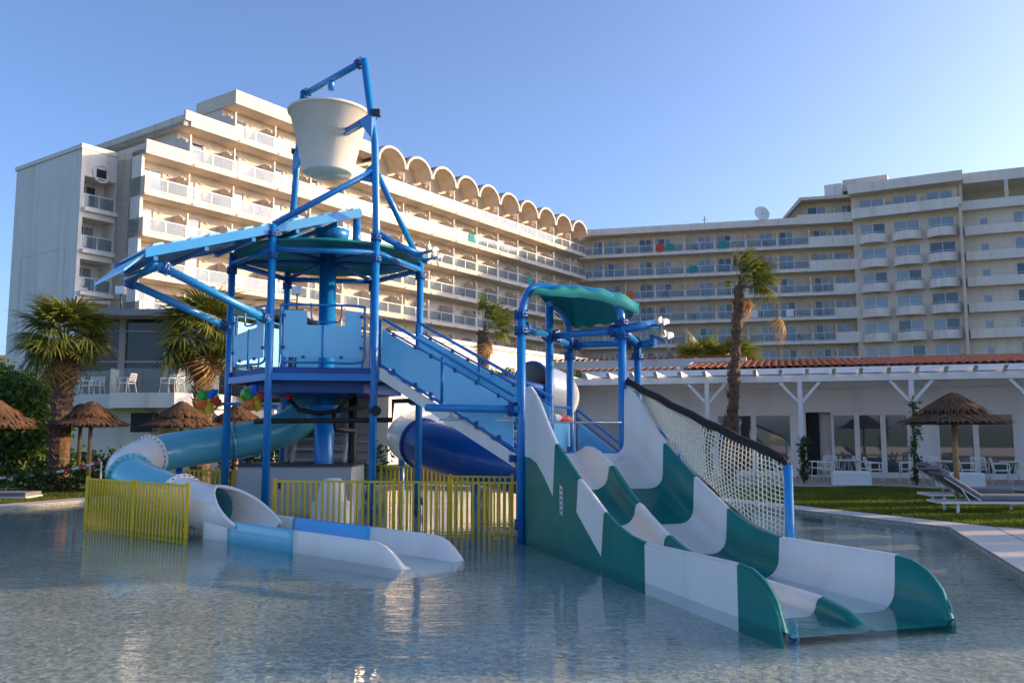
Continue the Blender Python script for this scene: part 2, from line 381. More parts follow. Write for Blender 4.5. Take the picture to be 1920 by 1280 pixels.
def core(root, x0, x1, y0, y1, z0, z1, name='wall', m='plaster'): return MB().box(x0, x1, y0, y1, z0, z1).build(name, m, root, False)
def slab(root, x0, x1, z, yd=1.7, y0=0.0):
    o = MB().box(x0, x1, y0, yd+.05, z, z+.36).build('balcony_slab', 'plaster_white' if root is not left else 'plaster_sunlit', root, False); return o  # sunlit wing's slabs take the toned-down copy of the plaster

def loose(name, me, root, loc, rz, label, cat, group=None):      # a thing of its own standing at a local place of a rotated building
    a = root.rotation_euler.z; l = Vector(loc)
    p = root.location+Vector((l.x*math.cos(a)-l.y*math.sin(a), l.x*math.sin(a)+l.y*math.cos(a), l.z))
    return tag(link(name, me, None, p, (0, 0, a+rz)), label, cat, group)
# ---- left wing
lw_d = Vector((math.sin(R(35)), math.cos(R(35)), 0))
left = thing('hotel_wing', 'sunlit cream hotel wing with stepped gable end and arched roof vaults', 'building', (-25.6, 58, 0), R(55))
BW = 3.85; S0 = -.4
def bs(i): return S0+BW*i
NB = 16; END = bs(NB); zr_top = LV[0]+FH+.2
rn = random.Random(3)
for k, z in enumerate(LV):
    i0 = {0: 2, 1: 1}.get(k, 0); x0 = max(0, bs(i0)); x1 = END+.0
    slab(left, x0 if k > 1 else max(0, bs(i0)-BW), x1, z)
    ops = []
    for i in range(i0, NB):
        a = bs(i)+.35 if i else .5
        wd = 1.9 if (i+k) % 3 else 1.3
        ops.append((a, a+wd, z+.37, z+2.5))
        window(left, a, 1.78, z+.37, wd, 2.13)
        rx0 = max(bs(i), 0)+.14; L = bs(i+1)-rx0-.04
        railing(left, rx0, .03, z+.36, L)
        if i: link('partition', part_me, left, (bs(i)-.02, 0, z+.36))
        else: MB().box(0, .12, .0, 1.7, z+.36, z+1.35).build('partition', 'plaster', left, False)
        if i >= i0+1 and rn.random() < .4 and k < 6: loose('balcony_chair', cl_me, left, (bs(i)+2.6+rn.random()*.6, .75, z+.37), rn.random()*6, 'dark chair on a balcony of the sunlit hotel wing', 'chair', 'dark chairs on the sunlit balconies')
        link('wall_lamp', lamp_me, left, (a+wd+.5, 1.7, z+2.3)); link('drain_spout', scup_me, left, (bs(i)+.4, 0, z+.12))
    mb = MB(); wall_open(mb, x0, x1, z+.36, z+FH, 1.7, ops); mb.build('wall', 'plaster', left, False)
    core(left, x0, x1+.2, 1.88, 13, z+.02, z+FH)
    mb = MB(); mb.quad((x0, 1.7, z), (x0, 1.88, z), (x0, 1.88, z+FH), (x0, 1.7, z+FH)); mb.build('wall', 'plaster', left, False)
core(left, 0, END, .5, 13, 0, LV[-1])
core(left, END+.21, END+5, 1.75, 13, 0, zr_top, 'wall')
# terrace parapets on the steps and the flat roof
core(left, 0, bs(1)+.5, -.02, .2, LV[1]+.36, LV[1]+1.0, 'parapet', 'plaster_sunlit'); core(left, 0, .2, .2, 12.9, LV[1]+.02, LV[1]+.75, 'parapet')
core(left, bs(1)-.5, bs(2)+.4, -.02, .2, LV[0]+.36, LV[0]+1.1, 'parapet'); core(left, bs(1)-.5, bs(1)-.3, .2, 12.9, LV[0]+.02, LV[0]+.8, 'parapet')
core(left, bs(1)-.5, bs(2), .2, 13, LV[0]+.004, LV[0]+.3, 'roof_slab'); core(left, .01, bs(1), .2, 13, LV[1]+.004, LV[1]+.3, 'roof_slab')
zr = LV[0]+FH
core(left, bs(2)-.1, bs(6)+.3, -.05, 13.2, zr+.02, zr+.3, 'roof_slab'); core(left, bs(2)-.1, bs(6)+.3, -.07, .15, zr+.3, zr+1.1, 'parapet')
core(left, bs(2)-.12, bs(2)+.1, .15, 5, zr+.3, zr+1.1, 'parapet')
# barrel vaults
def arc(rx, z0, hz, n=14): return [(-rx*math.cos(math.pi*j/n), z0+hz*math.sin(math.pi*j/n)) for j in range(n+1)]
va = MB(); hw = BW/2
o_ = arc(hw, 0, 1.75); i_ = arc(hw-.22, 0, 1.52)
for (ya, yb, dx) in ((-.35, 5.0, 0),):
    ring = [[Vector((x, y, z)) for x, z in o_]+[Vector((x, y, z)) for x, z in reversed(i_)] for y in (ya, yb)]
    va.loft(ring, True, False, False)
    for y in (ya,):
        for j in range(len(o_)-1): va.quad((o_[j][0], y, o_[j][1]), (o_[j+1][0], y, o_[j+1][1]), (i_[j+1][0], y, i_[j+1][1]), (i_[j][0], y, i_[j][1]))
vault_me = va.mesh('vault', 'plaster')
ty = MB(); pts = arc(hw-.2, 0, 1.54)
ty.prism([(x, 1.75, z) for x, z in pts], (0, .1, 0)); tymp_me = ty.mesh('tympanum', 'plaster')
mem = MB(); o2 = arc(hw+.01, .03, 1.78); mem.loft([[Vector((x, y, z)) for x, z in o2] for y in (.15, 13)], False, False, True); mem_me = mem.mesh('roof_membrane', 'dark_roof')
brk_me = MB().prism([(-.35, -.2, -.02), (-.35, .9, -.02), (-.35, .9, -.45), (-.35, .5, -.4), (-.35, .1, -.12)], (.7, 0, 0)).mesh('bracket', 'plaster')
for i in range(6, NB):
    v = link('vault', vault_me, left, (bs(i)+hw, 0, zr-.35)); link('roof_membrane', mem_me, v); link('tympanum', tymp_me, left, (bs(i)+hw, 0, zr-.35))
    link('bracket', brk_me, left, (bs(i+1), 0, zr-.35))
# recessed end block with loggias and round window
mb = MB(); ops = []; EB0, EB1, EY = -2.6, 0.0, 3.6
for k in range(2, 7):
    z = LV[k]-1.2
    ops.append((EB0+.25, EB1-.05, z+.3, z+2.55))
wall_open(mb, EB0, EB1, 0, 21.5, EY, ops, 1.6); mb.build('wall', 'plaster_white', left, False)
for a, b, c, d in ops:
    MB().box(a-.1, b+.1, EY+1.6, EY+1.7, c-.1, d+.1).build('loggia_wall', 'plaster_white', left, False)
    window(left, a+.2, EY+1.52, c+.01, 1.5, 2.0); railing(left, a+.01, EY+.02, c+.01, b-a-.02)
    MB().box(EB0+.2, EB1-.02, EY-.35, EY-.01, c-.3, c-.02).build('balcony_slab', 'plaster_white', left, False)
core(left, EB0, EB1+.5, EY+1.72, 13, 0, 21.5, 'wall', 'plaster_white')
mb = MB(); mb.quad((EB0, EY, 0), (EB0, EY+1.72, 0), (EB0, EY+1.72, 21.5), (EB0, EY, 21.5)); mb.build('wall', 'plaster_white', left, False)
core(left, EB0-.08, EB1+.02, EY-.06, EY+.2, 21.5, 21.85, 'parapet', 'plaster_white'); core(left, EB0-.1, EB0+.15, EY+.2, 13.1, 21.5, 21.8, 'parapet', 'plaster_white')
core(left, EB0+.15, 0, EY+.2, 13, 21.48, 21.6, 'roof_slab', 'dark_roof')
mb = MB(); cx, cz = -1.15, 20.0
mb.loft([[Vector((cx+r*math.cos(q), y, cz+r*math.sin(q))) for q in [2*math.pi*j/24 for j in range(24)]] for r, y in ((.68, EY+.0), (.68, EY-.09), (.56, EY-.09), (.52, EY-.02))], True, False)
rw = mb.build('round_window', 'plaster_white', left, False); MB().box(cx-.36, cx+.36, EY-.03, EY-.015, cz-.3, cz+.3).build('pane', 'dark_void', rw, False)
mb = MB()
for a, b, c, d in ((5.2, 11.5, 14.6, 14.63), (5.2, 5.23, 3, 14.6), (11.5, 11.53, 3, 14.6)): mb.box(EB0-.012, EB0+.01, a, b, c, d)
mb.build('groove', 'soffit', left, False)
core(left, 0, .2, .5, 13, 0, LV[1]+.02, 'wall', 'plaster_white')

# ---- centre wing
cw0 = Vector((10.2, 109, 0)); cwd = Vector((23.8, -6, 0)); cang = math.atan2(cwd.y, cwd.x); cL = 32.4
cen = thing('hotel_wing', 'shaded straight hotel wing with six rows of glass balconies behind tall palm', 'building', cw0, cang)
cb = [-1.2, 1.6, 4.4, 8.15, 11.9, 15.65, 19.4, 23.15, 26.9, 29.6, cL]
for k, z in enumerate(LV):
    slab(cen, -1.5, cL, z); ops = []
    for i in range(len(cb)-1):
        a, b = cb[i], cb[i+1]; sw = i % 2
        if i == 0: ops.append((.1, 1.3, z+.37, z+2.5)); window(cen, .1, 1.78, z+.37, 1.2, 2.13)
        else:
            x = (a+.4) if sw else (b-2.05); wd = min(1.65, b-a-.8); x = max(a+.3, x); ops.append((x, x+wd, z+.37, z+2.5)); window(cen, x, 1.78, z+.37, wd, 2.13)
            link('wall_lamp', lamp_me, cen, ((b-.6) if sw else a+.5, 1.7, z+2.3))
        solid = (k <= 1 and a >= 26) or (a >= 29)
        if solid: MB().box(a+.12, b-.02, .0, .15, z+.36, z+1.35).build('parapet', 'plaster_white', cen, False)
        else: railing(cen, a+.13, .03, z+.36, b-a-.15)
        if i: link('partition', part_me, cen, (a, 0, z+.36))
        if not solid and rn.random() < .6 and i and 0 <= k <= 5: loose('balcony_chair', cl_me, cen, (a+.8+rn.random()*(b-a-1.6), .7, z+.37), rn.random()*6, 'dark chair on a glass railed balcony of the shaded hotel wing', 'chair', 'dark chairs on the shaded balconies')
        link('drain_spout', scup_me, cen, (b-.5, 0, z+.12))
    mb = MB(); wall_open(mb, -1.5, cL, z+.36, z+FH, 1.7, ops); mb.build('wall', 'plaster', cen, False)
    core(cen, -1.6, cL, 1.88, 13, z+.02, z+FH)
core(cen, -1.6, cL, .5, 13, 0, LV[-1])
core(cen, -1.6, 25.6, -.1, 13, zr+.02, zr+.3, 'roof_slab', 'plaster_white'); core(cen, -.9, 25.6, -.12, .1, zr+.3, zr+.85, 'parapet', 'plaster_white')
MB().box(cL-.35, cL+.05, .06, 1.9, 0, LV[0]+FH-.01).build('wall', 'plaster', cen, False)
# penthouse storey over the bend
zp = zr
slab(cen, 25.6, cL, zp); MB().box(25.6, cL, 0, .15, zp+.36, zp+1.2).build('parapet', 'plaster_white', cen, False)
ops = [(27.0, 29.2, zp+.4, zp+2.5), (31.0, 32.2, zp+.4, zp+2.5)]
for a, b, c, d in ops: window(cen, a, 1.78, c, b-a, d-c)
mb = MB(); wall_open(mb, 26.2, cL, zp+.36, zp+FH, 1.7, ops); mb.build('wall', 'plaster', cen, False); core(cen, 26.2, cL, 1.88, 13, zp+.3, zp+FH)
MB().box(29.9, 30.02, .15, 1.69, zp+.36, zp+1.9).build('partition', 'plaster', cen, False)
MB().prism([(24.2, -.1, zp+.9), (26.2, -.1, zp+FH+.02), (cL+.2, -.1, zp+FH+.02), (cL+.2, -.1, zp+FH+.4), (26.0, -.1, zp+FH+.4), (23.9, -.1, zp+.9)], (0, 13, 0)).build('roof_slab', 'plaster', cen, False)
MB().prism([(25.6, 1.75, zp+.3), (26.2, 1.75, zp+.3), (26.2, 1.75, zp+FH), (24.4, 1.75, zp+.9)], (0, 11, 0)).build('wall', 'plaster', cen, False)
tag(MB().lathe([(.0, 0), (.5, .06), (.9, .2), (1.0, .3), (.97, .31), (.5, .1), (0, .04)], (0, 0, 0), 20).build('satellite_dish', 'rail_metal'), 'pale round satellite dish on the flat hotel roof', 'satellite dish')
dish = bpy.data.objects['satellite_dish']; dish.location = at(1427, 402, 104); dish.rotation_euler = (R(75), 0, R(10))
MB().tube([(0, 0, .05), (0, 0, .7)], .04, 6).build('feed_arm', 'rail_metal', dish, False); MB().tube([(0, 0, 0), (0, -1.2, -.3)], .06, 6).build('mast', 'rail_metal', dish, False)
p = at(1321, 412, 108); tag(MB().tube([p-Vector((0, 0, .6)), p+Vector((0, 0, .5))], .05, 6).bar(p-Vector((.3, 0, 0)), p+Vector((.3, 0, 0)), .05, .05).build('roof_aerial', 'dark_steel'), 'small dark aerial standing on the hotel roof edge', 'aerial')

# ---- rounded wing
rw0 = cw0+Vector((math.cos(cang), math.sin(cang), 0))*cL; rang = math.atan2(-5.3, 9.6); rL = 11.0
rnd = thing('hotel_wing', 'shaded hotel wing with columns of bulging rounded balconies', 'building', rw0, rang)
cwid = rL/3
def bulge(w_, dep, h, t=.12):
    mb = MB(); n = 12; A = [Vector((w_/2-w_/2*math.cos(math.pi*j/n), -dep*math.sin(math.pi*j/n), 0)) for j in range(n+1)]
    B = [Vector((w_/2-(w_/2-t)*math.cos(math.pi*j/n), -(dep-t)*math.sin(math.pi*j/n), 0)) for j in range(n+1)]
    up = Vector((0, 0, h)); mb.loft([A, [p+up for p in A], [p+up for p in B], [p+Vector((0, 0, .12)) for p in B]], False, False, False)
    i = len(mb.v); mb.v += [tuple(p) for p in A]+[(q.x, q.y, q.z+.12) for q in B]; mb.face(range(i, i+n+1)); mb.face(range(i+n+1, i+2*n+2))
    r = MB().tube([p*1+Vector((0, 0, h+.22)) for p in [(a+b)/2 for a, b in zip(A, B)]], .03, 6)
    for j in range(1, n, 2): q = (A[j]+B[j])/2; r.tube([q+Vector((0, 0, h-.02)), q+Vector((0, 0, h+.22))], .02, 5)
    return mb.mesh('balcony', 'plaster_white'), r.mesh('railing', 'rail_metal')
bal_me, brl_me = bulge(3.3, 1.55, 1.0)
for k, z in enumerate(LV):
    ops = []
    for i in range(3):
        a = i*cwid+.45; ops.append((a, a+2.75, z+.2, z+2.4)); window(rnd, a, .08, z+.2, 2.75, 2.2)
        b = link('balcony', bal_me, rnd, (i*cwid+.2, 0, z-.1)); link('railing', brl_me, b)
        link('wall_lamp', lamp_me, rnd, (a+1.4, -.0, z+2.75)); link('drain_spout', scup_me, rnd, (a+1.4, -1.2, z+.05))
    mb = MB(); wall_open(mb, 0, rL, z, z+FH, 0, ops); mb.build('wall', 'plaster', rnd, False); core(rnd, -.2, rL, .2, 12, z+.01, z+FH-.01)
core(rnd, 0, rL, .01, 12, 0, LV[-1])
slab(rnd, -.3, rL+.3, zp, .1, -1.5); MB().box(-.3, rL+.3, -1.5, -1.35, zp+.36, zp+1.2).build('parapet', 'plaster_white', rnd, False)
ops = [(i*cwid+.4, i*cwid+3.1, zp+.4, zp+2.5) for i in range(3)]
for a, b, c, d in ops: window(rnd, a, .08, c, b-a, d-c); MB().box(b+.2, b+.32, -1.34, -.01, zp+.36, zp+2.0).build('partition', 'plaster', rnd, False)
mb = MB(); wall_open(mb, -.5, rL, zp+.36, zp+FH, 0, ops); mb.build('wall', 'plaster', rnd, False); core(rnd, -.2, rL, .2, 12, zp+.3, zp+FH)
core(rnd, -.6, rL+.6, -1.8, 12, zp+FH+.03, zp+FH+1.2, 'roof_slab', 'plaster_white'); MB().box(rL+.02, rL+.32, -1.5, 3, 0, zp+.34).build('wall', 'plaster', rnd, False)
MB().box(-1.5, 3.6, 1.0, 6, zp+FH+1.2, zp+FH+2.6).build('roof_cabin', 'plaster', rnd, False); MB().box(-3.5, -1.5, .0, 6, zp+FH+.4, zp+FH+2.0).build('roof_cabin', 'plaster_white', rnd, False)
# ---- right end wing, running on past the frame
ew0 = rw0+Vector((math.cos(rang), math.sin(rang), 0))*(rL+.3)+Vector((.15, .9, 0)); ew0.z = 0
ew = thing('hotel_wing', 'rightmost shaded hotel wing with long solid parapets and open top loggia', 'building', ew0, R(-24)); eL = 46
for k, z in enumerate(LV):
    MB().box(.4, 3.4, -1.0, .0, z-.1, z+.95).build('parapet', 'plaster_white', ew, False); MB().box(3.42, eL, -.85, -.002, z-.1, z+.95).build('parapet', 'plaster_white', ew, False)
    MB().tube([(3.5, -.8, z+1.2), (eL, -.8, z+1.2)], .03, 6).build('rail', 'rail_metal', ew, False)
    ops = [(2.0, 2.9, z+1.0, z+1.95)]; window(ew, 2.0, .08, z+1.0, .9, .95, 1); x = 5.4
    while x < eL-3: ops.append((x, x+1.9, z+.3, z+2.4)); window(ew, x, .08, z+.3, 1.9, 2.1); x += 4.6
    mb = MB(); wall_open(mb, 0, eL, z, z+FH, 0, ops); mb.build('wall', 'plaster', ew, False); core(ew, 0, eL, .2, 12, z+.01, z+FH-.01)
core(ew, 0, eL, .01, 12, 0, LV[-1])
core(ew, 0, eL, -.85, 12, zp-.1, zp+.95, 'parapet', 'plaster_white'); core(ew, 0, eL, -.85, 12, zp+3.0, zp+4.2, 'roof_slab', 'plaster_white'); core(ew, 0, eL, 3, 12, zp+.95, zp+3.0)
for i in range(10): MB().box(.02+i*4.6, .4+i*4.6, -.84, -.5, zp+.95, zp+3.0).build('column', 'plaster', ew, False)

# ---- low white hall in front of the sunlit wing
hall = thing('white_hall', 'low white hall with sunlit blank wall behind the blue stairs', 'building', (-3.75-lw_d.x*5, 50-lw_d.y*5, 0), R(55))
core(hall, 0, 23.5, 0, 12, 0, 6.95, 'wall', 'plaster_white'); core(hall, -.1, 23.6, -.12, .2, 6.95, 7.2, 'parapet', 'plaster_white')
hood = MB().prism([(-.5, -.02, 0), (-.2, -.02, .14), (.2, -.02, .14), (.5, -.02, 0), (.4, -.02, -.05), (-.4, -.02, -.05)], (0, -.3, 0)).mesh('drip_hood', 'plaster_white')
for i in range(7): link('drip_hood', hood, hall, (1.8+i*3.1, 0, 5.7))

# towels and washing over the railings
tw = MB(); tw.box(-.45, .45, -.03, -.015, -.85, .03).box(-.45, .45, .075, .09, -.4, .03).box(-.45, .45, -.03, .09, .03, .045); tw_v = tw
for root, x, z, mt, txt in ((left, bs(9)+3.0, LV[1], 'towel_teal', 'teal towel on the sunlit second balcony row from top'), (left, bs(12)+2.4, LV[2], 'towel_teal', 'teal towel hanging on the third balcony row under the arches'),
        (left, bs(13)+2.2, LV[5], 'towel_orange', 'orange towel on the shaded balcony left of green canopy'), (left, bs(8)+1.2, LV[5], 'towel_blue', 'dark blue towel on lower balcony right of the stair top'),
        (left, bs(14)+2, LV[2], 'towel_blue', 'dark blue towel on third balcony row near wing corner'),
        (cen, 8.9, LV[0], 'towel_red', 'red towel on the top balcony of the shaded wing'), (cen, 10.2, LV[0], 'towel_teal', 'teal towel beside the red one on the top balcony'),
        (cen, 16.6, LV[0], 'towel_teal', 'teal towel on top balcony left of the tall palm'), (cen, 13.0, LV[1], 'towel_teal', 'teal towel on second balcony row of the shaded wing'),
        (cen, 5.0, LV[2], 'towel_orange', 'orange towel on third balcony row of the shaded wing'), (cen, 20.2, LV[3], 'towel_white', 'white towel on balcony right of the palm trunk'),
        (cen, 24.4, LV[3], 'towel_white', 'white towel on balcony by the brown hanging frond')):
    loose('towel', bpy.data.meshes.get('towel_'+mt) or tw.mesh('towel_'+mt, mt), root, (x, .03, z+1.33), 0, txt, 'towel', 'towels drying on balcony rails')

# ================================================================== TERRACE PAVILION on the left
pav = thing('terrace_pavilion', 'glazed restaurant pavilion with white balcony below the hotel end wall', 'building', (-16, 35, 0))
pa = at(205, 742, 35); pb = at(327, 742, 35); zt = 2.75
poly = [(pa.x, 35, 0), (pb.x, 35, 0), (pb.x+1.3, 36.6, 0), (pb.x+1.3, 40, 0), (pa.x-4, 40, 0), (pa.x-4, 37, 0), (pa.x-.2, 36.2, 0)]
MB().prism([Vector(p)+Vector((0, 0, zt)) for p in poly], (0, 0, .62)).build('terrace_slab', 'plaster_white', pav)
MB().prism([(pa.x+1.2, 35.5, zt), (pb.x+.9, 36.4, zt), (pb.x+1.2, 39, zt), (pa.x+1.2, 39, zt)], (1.5, 2.5, -1.5)).build('soffit', 'plaster_white', pav)
MB().box(pb.x-1.9, pb.x-1.0, 35.35, 35.9, 1.75, 2.55).build('vent', 'dark_void', pav)
MB().box(pa.x-4, pb.x+3, 39, 39.4, 0, zt-.002).build('wall', 'plaster_white', pav); MB().box(pa.x-4, pa.x+.8, 37.2, 38.9, 0, zt-.01).build('wall', 'plaster_white', pav)
gp = [Vector(p)+Vector((0, 0, zt+.62)) for p in poly]
for a, b in ((gp[0], gp[1]), (gp[1], gp[2]), (gp[6], gp[0]), (gp[5], gp[6])):
    nseg = max(1, round((b-a).length/1.4))
    for i in range(nseg):
        p, q = a.lerp(b, (i+.02)/nseg), a.lerp(b, (i+.98)/nseg); MB().bar(p+Vector((0, 0, .5)), q+Vector((0, 0, .5)), .02, .98).build('glass_panel', 'clear_glass', pav)
xs = [pa.x-3.4+i*2.05 for i in range(6)]; yg = 39.0; z1, z2 = zt+.63, 6.9
for x in xs: MB().box(x-.13, x+.13, yg-.2, yg+.1, z1, z2).build('column', 'pavilion_grey', pav)
for z in (4.9, 6.3): MB().box(xs[0], xs[-1], yg-.12, yg-.02, z, z+.1).build('transom', 'pavilion_grey', pav)
for a, b in zip(xs, xs[1:]):
    for c, d in ((z1, 4.9), (5.0, 6.3), (6.4, z2)): MB().box(a+.14, b-.14, yg-.05, yg-.03, c+.01, d-.01).build('pane', 'dark_glass', pav)
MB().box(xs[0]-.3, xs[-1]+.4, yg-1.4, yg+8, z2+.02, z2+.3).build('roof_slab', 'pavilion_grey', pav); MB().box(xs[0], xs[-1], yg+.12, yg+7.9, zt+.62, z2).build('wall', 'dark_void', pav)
for x in (xs[1]+.3, xs[3]+.2, xs[5]):
    MB().tube([(x, yg-1.1, z2+.3), (x, yg-1.1, z2+1.0)], .04, 6).tube([(x-1.9, yg-1.1, z2+.75), (x, yg-1.1, z2+.75)], .025, 6).build('light_bracket', 'dark_steel', pav)
    MB().box(x-.2, x+.2, yg-1.3, yg-1.0, z2+1.0, z2+1.35).build('floodlight', 'steel', pav)

q0 = at(-60, 660, 42); q1 = at(118, 660, 42); gw = thing('garden_wall', 'low white garden wall behind the feathery bush at left', 'wall', (q0.x, 42, 0)); MB().box(q0.x, q1.x, 42, 42.4, 0, 4.6).build('wall', 'plaster_white', gw); MB().box(q0.x-.1, q1.x+.1, 41.9, 42.5, 4.6, 4.75).build('coping', 'paving', gw)
# ================================================================== RESTAURANT WITH PERGOLA on the right
r0 = Vector((1.8, 35.2, 0)); rd = Vector((.953, -.304, 0)).normalized(); RA = math.atan2(rd.y, rd.x); rin = Vector((-rd.y, rd.x, 0))
def rs(u, v=800, yl=0.0):
    p = r0+rin*yl; return online(u, v, p, rd)[0]
rest = thing('restaurant', 'long white restaurant with pergola, glass doors and terracotta roof', 'building', r0, RA)
RL = 46; patio_z = .1
groups = [(1342, 1486, 2), (1511, 1706, 4), (1756, 1905, 2)]
ops = []; doors = []
for a, b, nn in groups: s1, s2 = rs(a), rs(b); ops.append((s1, s2, patio_z+.06, 2.5)); doors.append((s1, s2, nn))
x = doors[-1][1]+1.2
while x < RL-4: ops.append((x, x+3.2, patio_z+.06, 2.5)); doors.append((x, x+3.2, 2)); x += 4.6
mb = MB(); wall_open(mb, 0, RL, 0, 3.95, 0, ops, .2); mb.build('wall', 'white_wall', rest, False)
core(rest, 0, RL, .45, 9, 0, 3.9, 'wall', 'plaster_white')
for j, (a, b, nn) in enumerate(doors):
    wdt = (b-a)/nn
    for i in range(nn):
        x = a+i*wdt; t = .09
        if j == 1 and i == 0: MB().box(x+.02, x+wdt*.55, .3, .34, patio_z+.06, 2.48).build('doorway', 'dark_void', rest, False); continue
        f = MB(); f.box(x, x+wdt, .03, .1, patio_z+.06, patio_z+.2).box(x, x+wdt, .03, .1, 2.38, 2.5).box(x, x+t, .032, .098, patio_z+.2, 2.38).box(x+wdt-t, x+wdt, .032, .098, patio_z+.2, 2.38)
        fo = f.build('door', 'white_paint', rest, False); MB().box(x+t, x+wdt-t, .06, .07, patio_z+.2, 2.38).build('pane', 'door_glass', fo, False)
s1 = rs(1185); MB().box(s1-2.2, s1+.1, -.02, -.003, .1, 2.2).build('door', 'cabinet', rest, False)
MB().box(-.5, RL, -5.1, -.003, .0, patio_z).build('patio', 'paving', rest, False)
# pergola
PY = -4.4
pu = [1040, 1327, 1502, 1712]; ps = [rs(u, 800, PY) for u in pu]; 
while ps[-1] < RL-4: ps.append(ps[-1]+3.4)
post_s = ps
for s_ in ps:
    MB().box(s_-.07, s_+.07, PY-.07, PY+.07, patio_z+.002, 3.4).build('post', 'white_paint', rest, False)
    for sg in (-1, 1): MB().bar((s_+sg*.07, PY, 2.75), (s_+sg*.62, PY, 3.39), .09, .09, (0, 1, 0)).build('brace', 'white_paint', rest, False)
MB().box(-.3, RL, PY-.08, PY+.08, 3.402, 3.62).build('beam', 'white_paint', rest, False); MB().box(-.3, RL, -.16, -.01, 3.402, 3.62).build('beam', 'white_paint', rest, False)
raf = MB().prism([(0, PY-.5, 3.78), (0, PY-.15, 3.622), (0, -.01, 3.622), (0, -.01, 3.8), (0, PY-.5, 3.8)], (.12, 0, 0)).mesh('rafter', 'white_paint')
shm = MB().box(.14, .80, -3.9, -.3, 3.7, 3.71).mesh('roof_sheet', 'poly_sheet'); x = -.2
while x < RL-1: link('rafter', raf, rest, (x, 0, 0)); link('roof_sheet', shm, rest, (x, 0, 0)); x += .82
# eaves and terracotta tiles
s_tile = rs(1285, 700)
MB().box(0, RL, -.75, .3, 3.9, 4.12).build('fascia', 'white_wall', rest, False)
MB().prism([(s_tile, -.7, 4.13), (s_tile, 5.2, 4.84), (s_tile, 9, 4.3), (s_tile, 9, 3.9), (s_tile, -.7, 4.122)], (RL-s_tile, 0, 0)).build('roof_slab', 'joint', rest, False)
def tile_geo(mb, x, y, z, sl, L=.46, w_=.26, seg=5, wob=0):
    rr = []
    for yy, rad in ((0, w_*.5), (L, w_*.42)):
        rr.append([Vector((x+rad*math.cos(math.pi*j/seg)*-1+wob, y+yy, z+sl*yy+rad*.75*math.sin(math.pi*j/seg))) for j in range(seg+1)])
    ins = [[p-Vector((0, 0, .02)) for p in r] for r in rr]
    mb.loft([ins[0], rr[0], rr[1], ins[1]], False, False, True)
slope = .72/5.9; t1 = MB(); tile_geo(t1, 0, 0, 0, slope); tile_me = t1.mesh('roof_tile', 'tile')
trn = random.Random(5); stuff = MB(); cnt = 0; su0, su1 = s_tile, RL
for r_ in range(15):
    y = -.78+r_*.40
    x = s_tile+.13
    while x < RL:
        z = 4.15+(y+.7)*slope
        if cnt < 300 and r_ < 5 and rs(1480, 690) < x < rs(1920, 660)+.2:
            o = link('roof_tile', tile_me, rest, (x+trn.uniform(-.012, .012), y+trn.uniform(-.02, .02), z+trn.uniform(0, .012))); o.rotation_euler.z = trn.uniform(-.03, .03); cnt += 1
        else: tile_geo(stuff, x, y, z+trn.uniform(0, .012), slope, wob=trn.uniform(-.012, .012))
        x += .27
x = .1
while x < s_tile-.1: tile_geo(stuff, x, -.8, 4.15, slope); tile_geo(stuff, x, -.42, 4.2, slope); x += .27
x = -1.0; s_up = rs(1400, 680, 4)
while x < s_up: tile_geo(stuff, x, 3.75, 4.98, .05, .5); x += .27
tag(stuff.build('roof_tiles', 'tile', rest, False), kind='stuff')
MB().box(-1.2, s_up, 3.85, 4.2, 3.9, 4.97).build('parapet', 'plaster_white', rest, False); MB().box(0, s_tile, .3, 3.84, 3.9, 4.0).build('roof_slab', 'dark_roof', rest, False)
MB().prism([(s_tile-.02, -.6, 4.0), (s_tile-.02, 5.1, 5.1), (s_tile-.02, 5.1, 4.0)], (-.1, 0, 0)).build('gable', 'plaster_white', rest, False)
def RP(s_, y, z=0): return r0+rd*s_+rin*y+Vector((0, 0, z))

# ================================================================== WATER PLAY TOWER
TC = Vector((-4.2, 19.2, 0)); TR = 2.1
def hexp(k, z=0, r=TR): a = R(10+60*k); return TC+Vector((r*math.cos(a), r*math.sin(a), z))
tower = thing('water_play_tower', 'tall blue water play tower with white tipping bucket and green roof disc', 'play tower', TC)
pD, pE, pRL, pA, pB, pC = [hexp(k) for k in range(6)]
ZD = 3.07
def flange(mb, p, r=.115, h=.05, axis=(0, 0, 1)):
    mb = mb.new(); ax = Vector(axis).normalized(); p = Vector(p); mb.tube([p-ax*h, p-ax*h*.1], r, 12); mb.tube([p+ax*h*.1, p+ax*h], r, 12)
    a = ax.cross(Vector((.3, 1, .2))).normalized(); b = ax.cross(a)
    for j in range(6): q = p+(a*math.cos(j*1.047)+b*math.sin(j*1.047))*r*.92; mb.tube([q-ax*h*1.7, q+ax*h*1.7], .016, 5)
    return mb
for k, p in enumerate((pD, pE, pRL, pA, pB, pC)):
    zt = 6.0 if k == 4 else 5.75
    o = MB().tube([p+Vector((0, 0, -.28)), p+Vector((0, 0, zt))], .078, 14).build('post', 'post_blue', tower)
    fl = Many()
    for z in (.2, 5.35) + ((5.8,) if k in (4, 5) else ()): flange(fl, p+Vector((0, 0, z)))
    fl.build('flange', 'deck_blue', o)
MB().tube([TC+Vector((0, 0, -.28)), TC+Vector((0, 0, 2.2)), TC+Vector((0, 0, 2.21)), TC+Vector((0, 0, 6.0))], [.22, .22, .19, .19], 24).build('column', 'post_blue', tower)
MB().lathe([(.21, 1.9), (.42, 2.3), (.42, 2.36), (.2, 2.36)], TC, 20).build('column_collar', 'post_blue', tower)
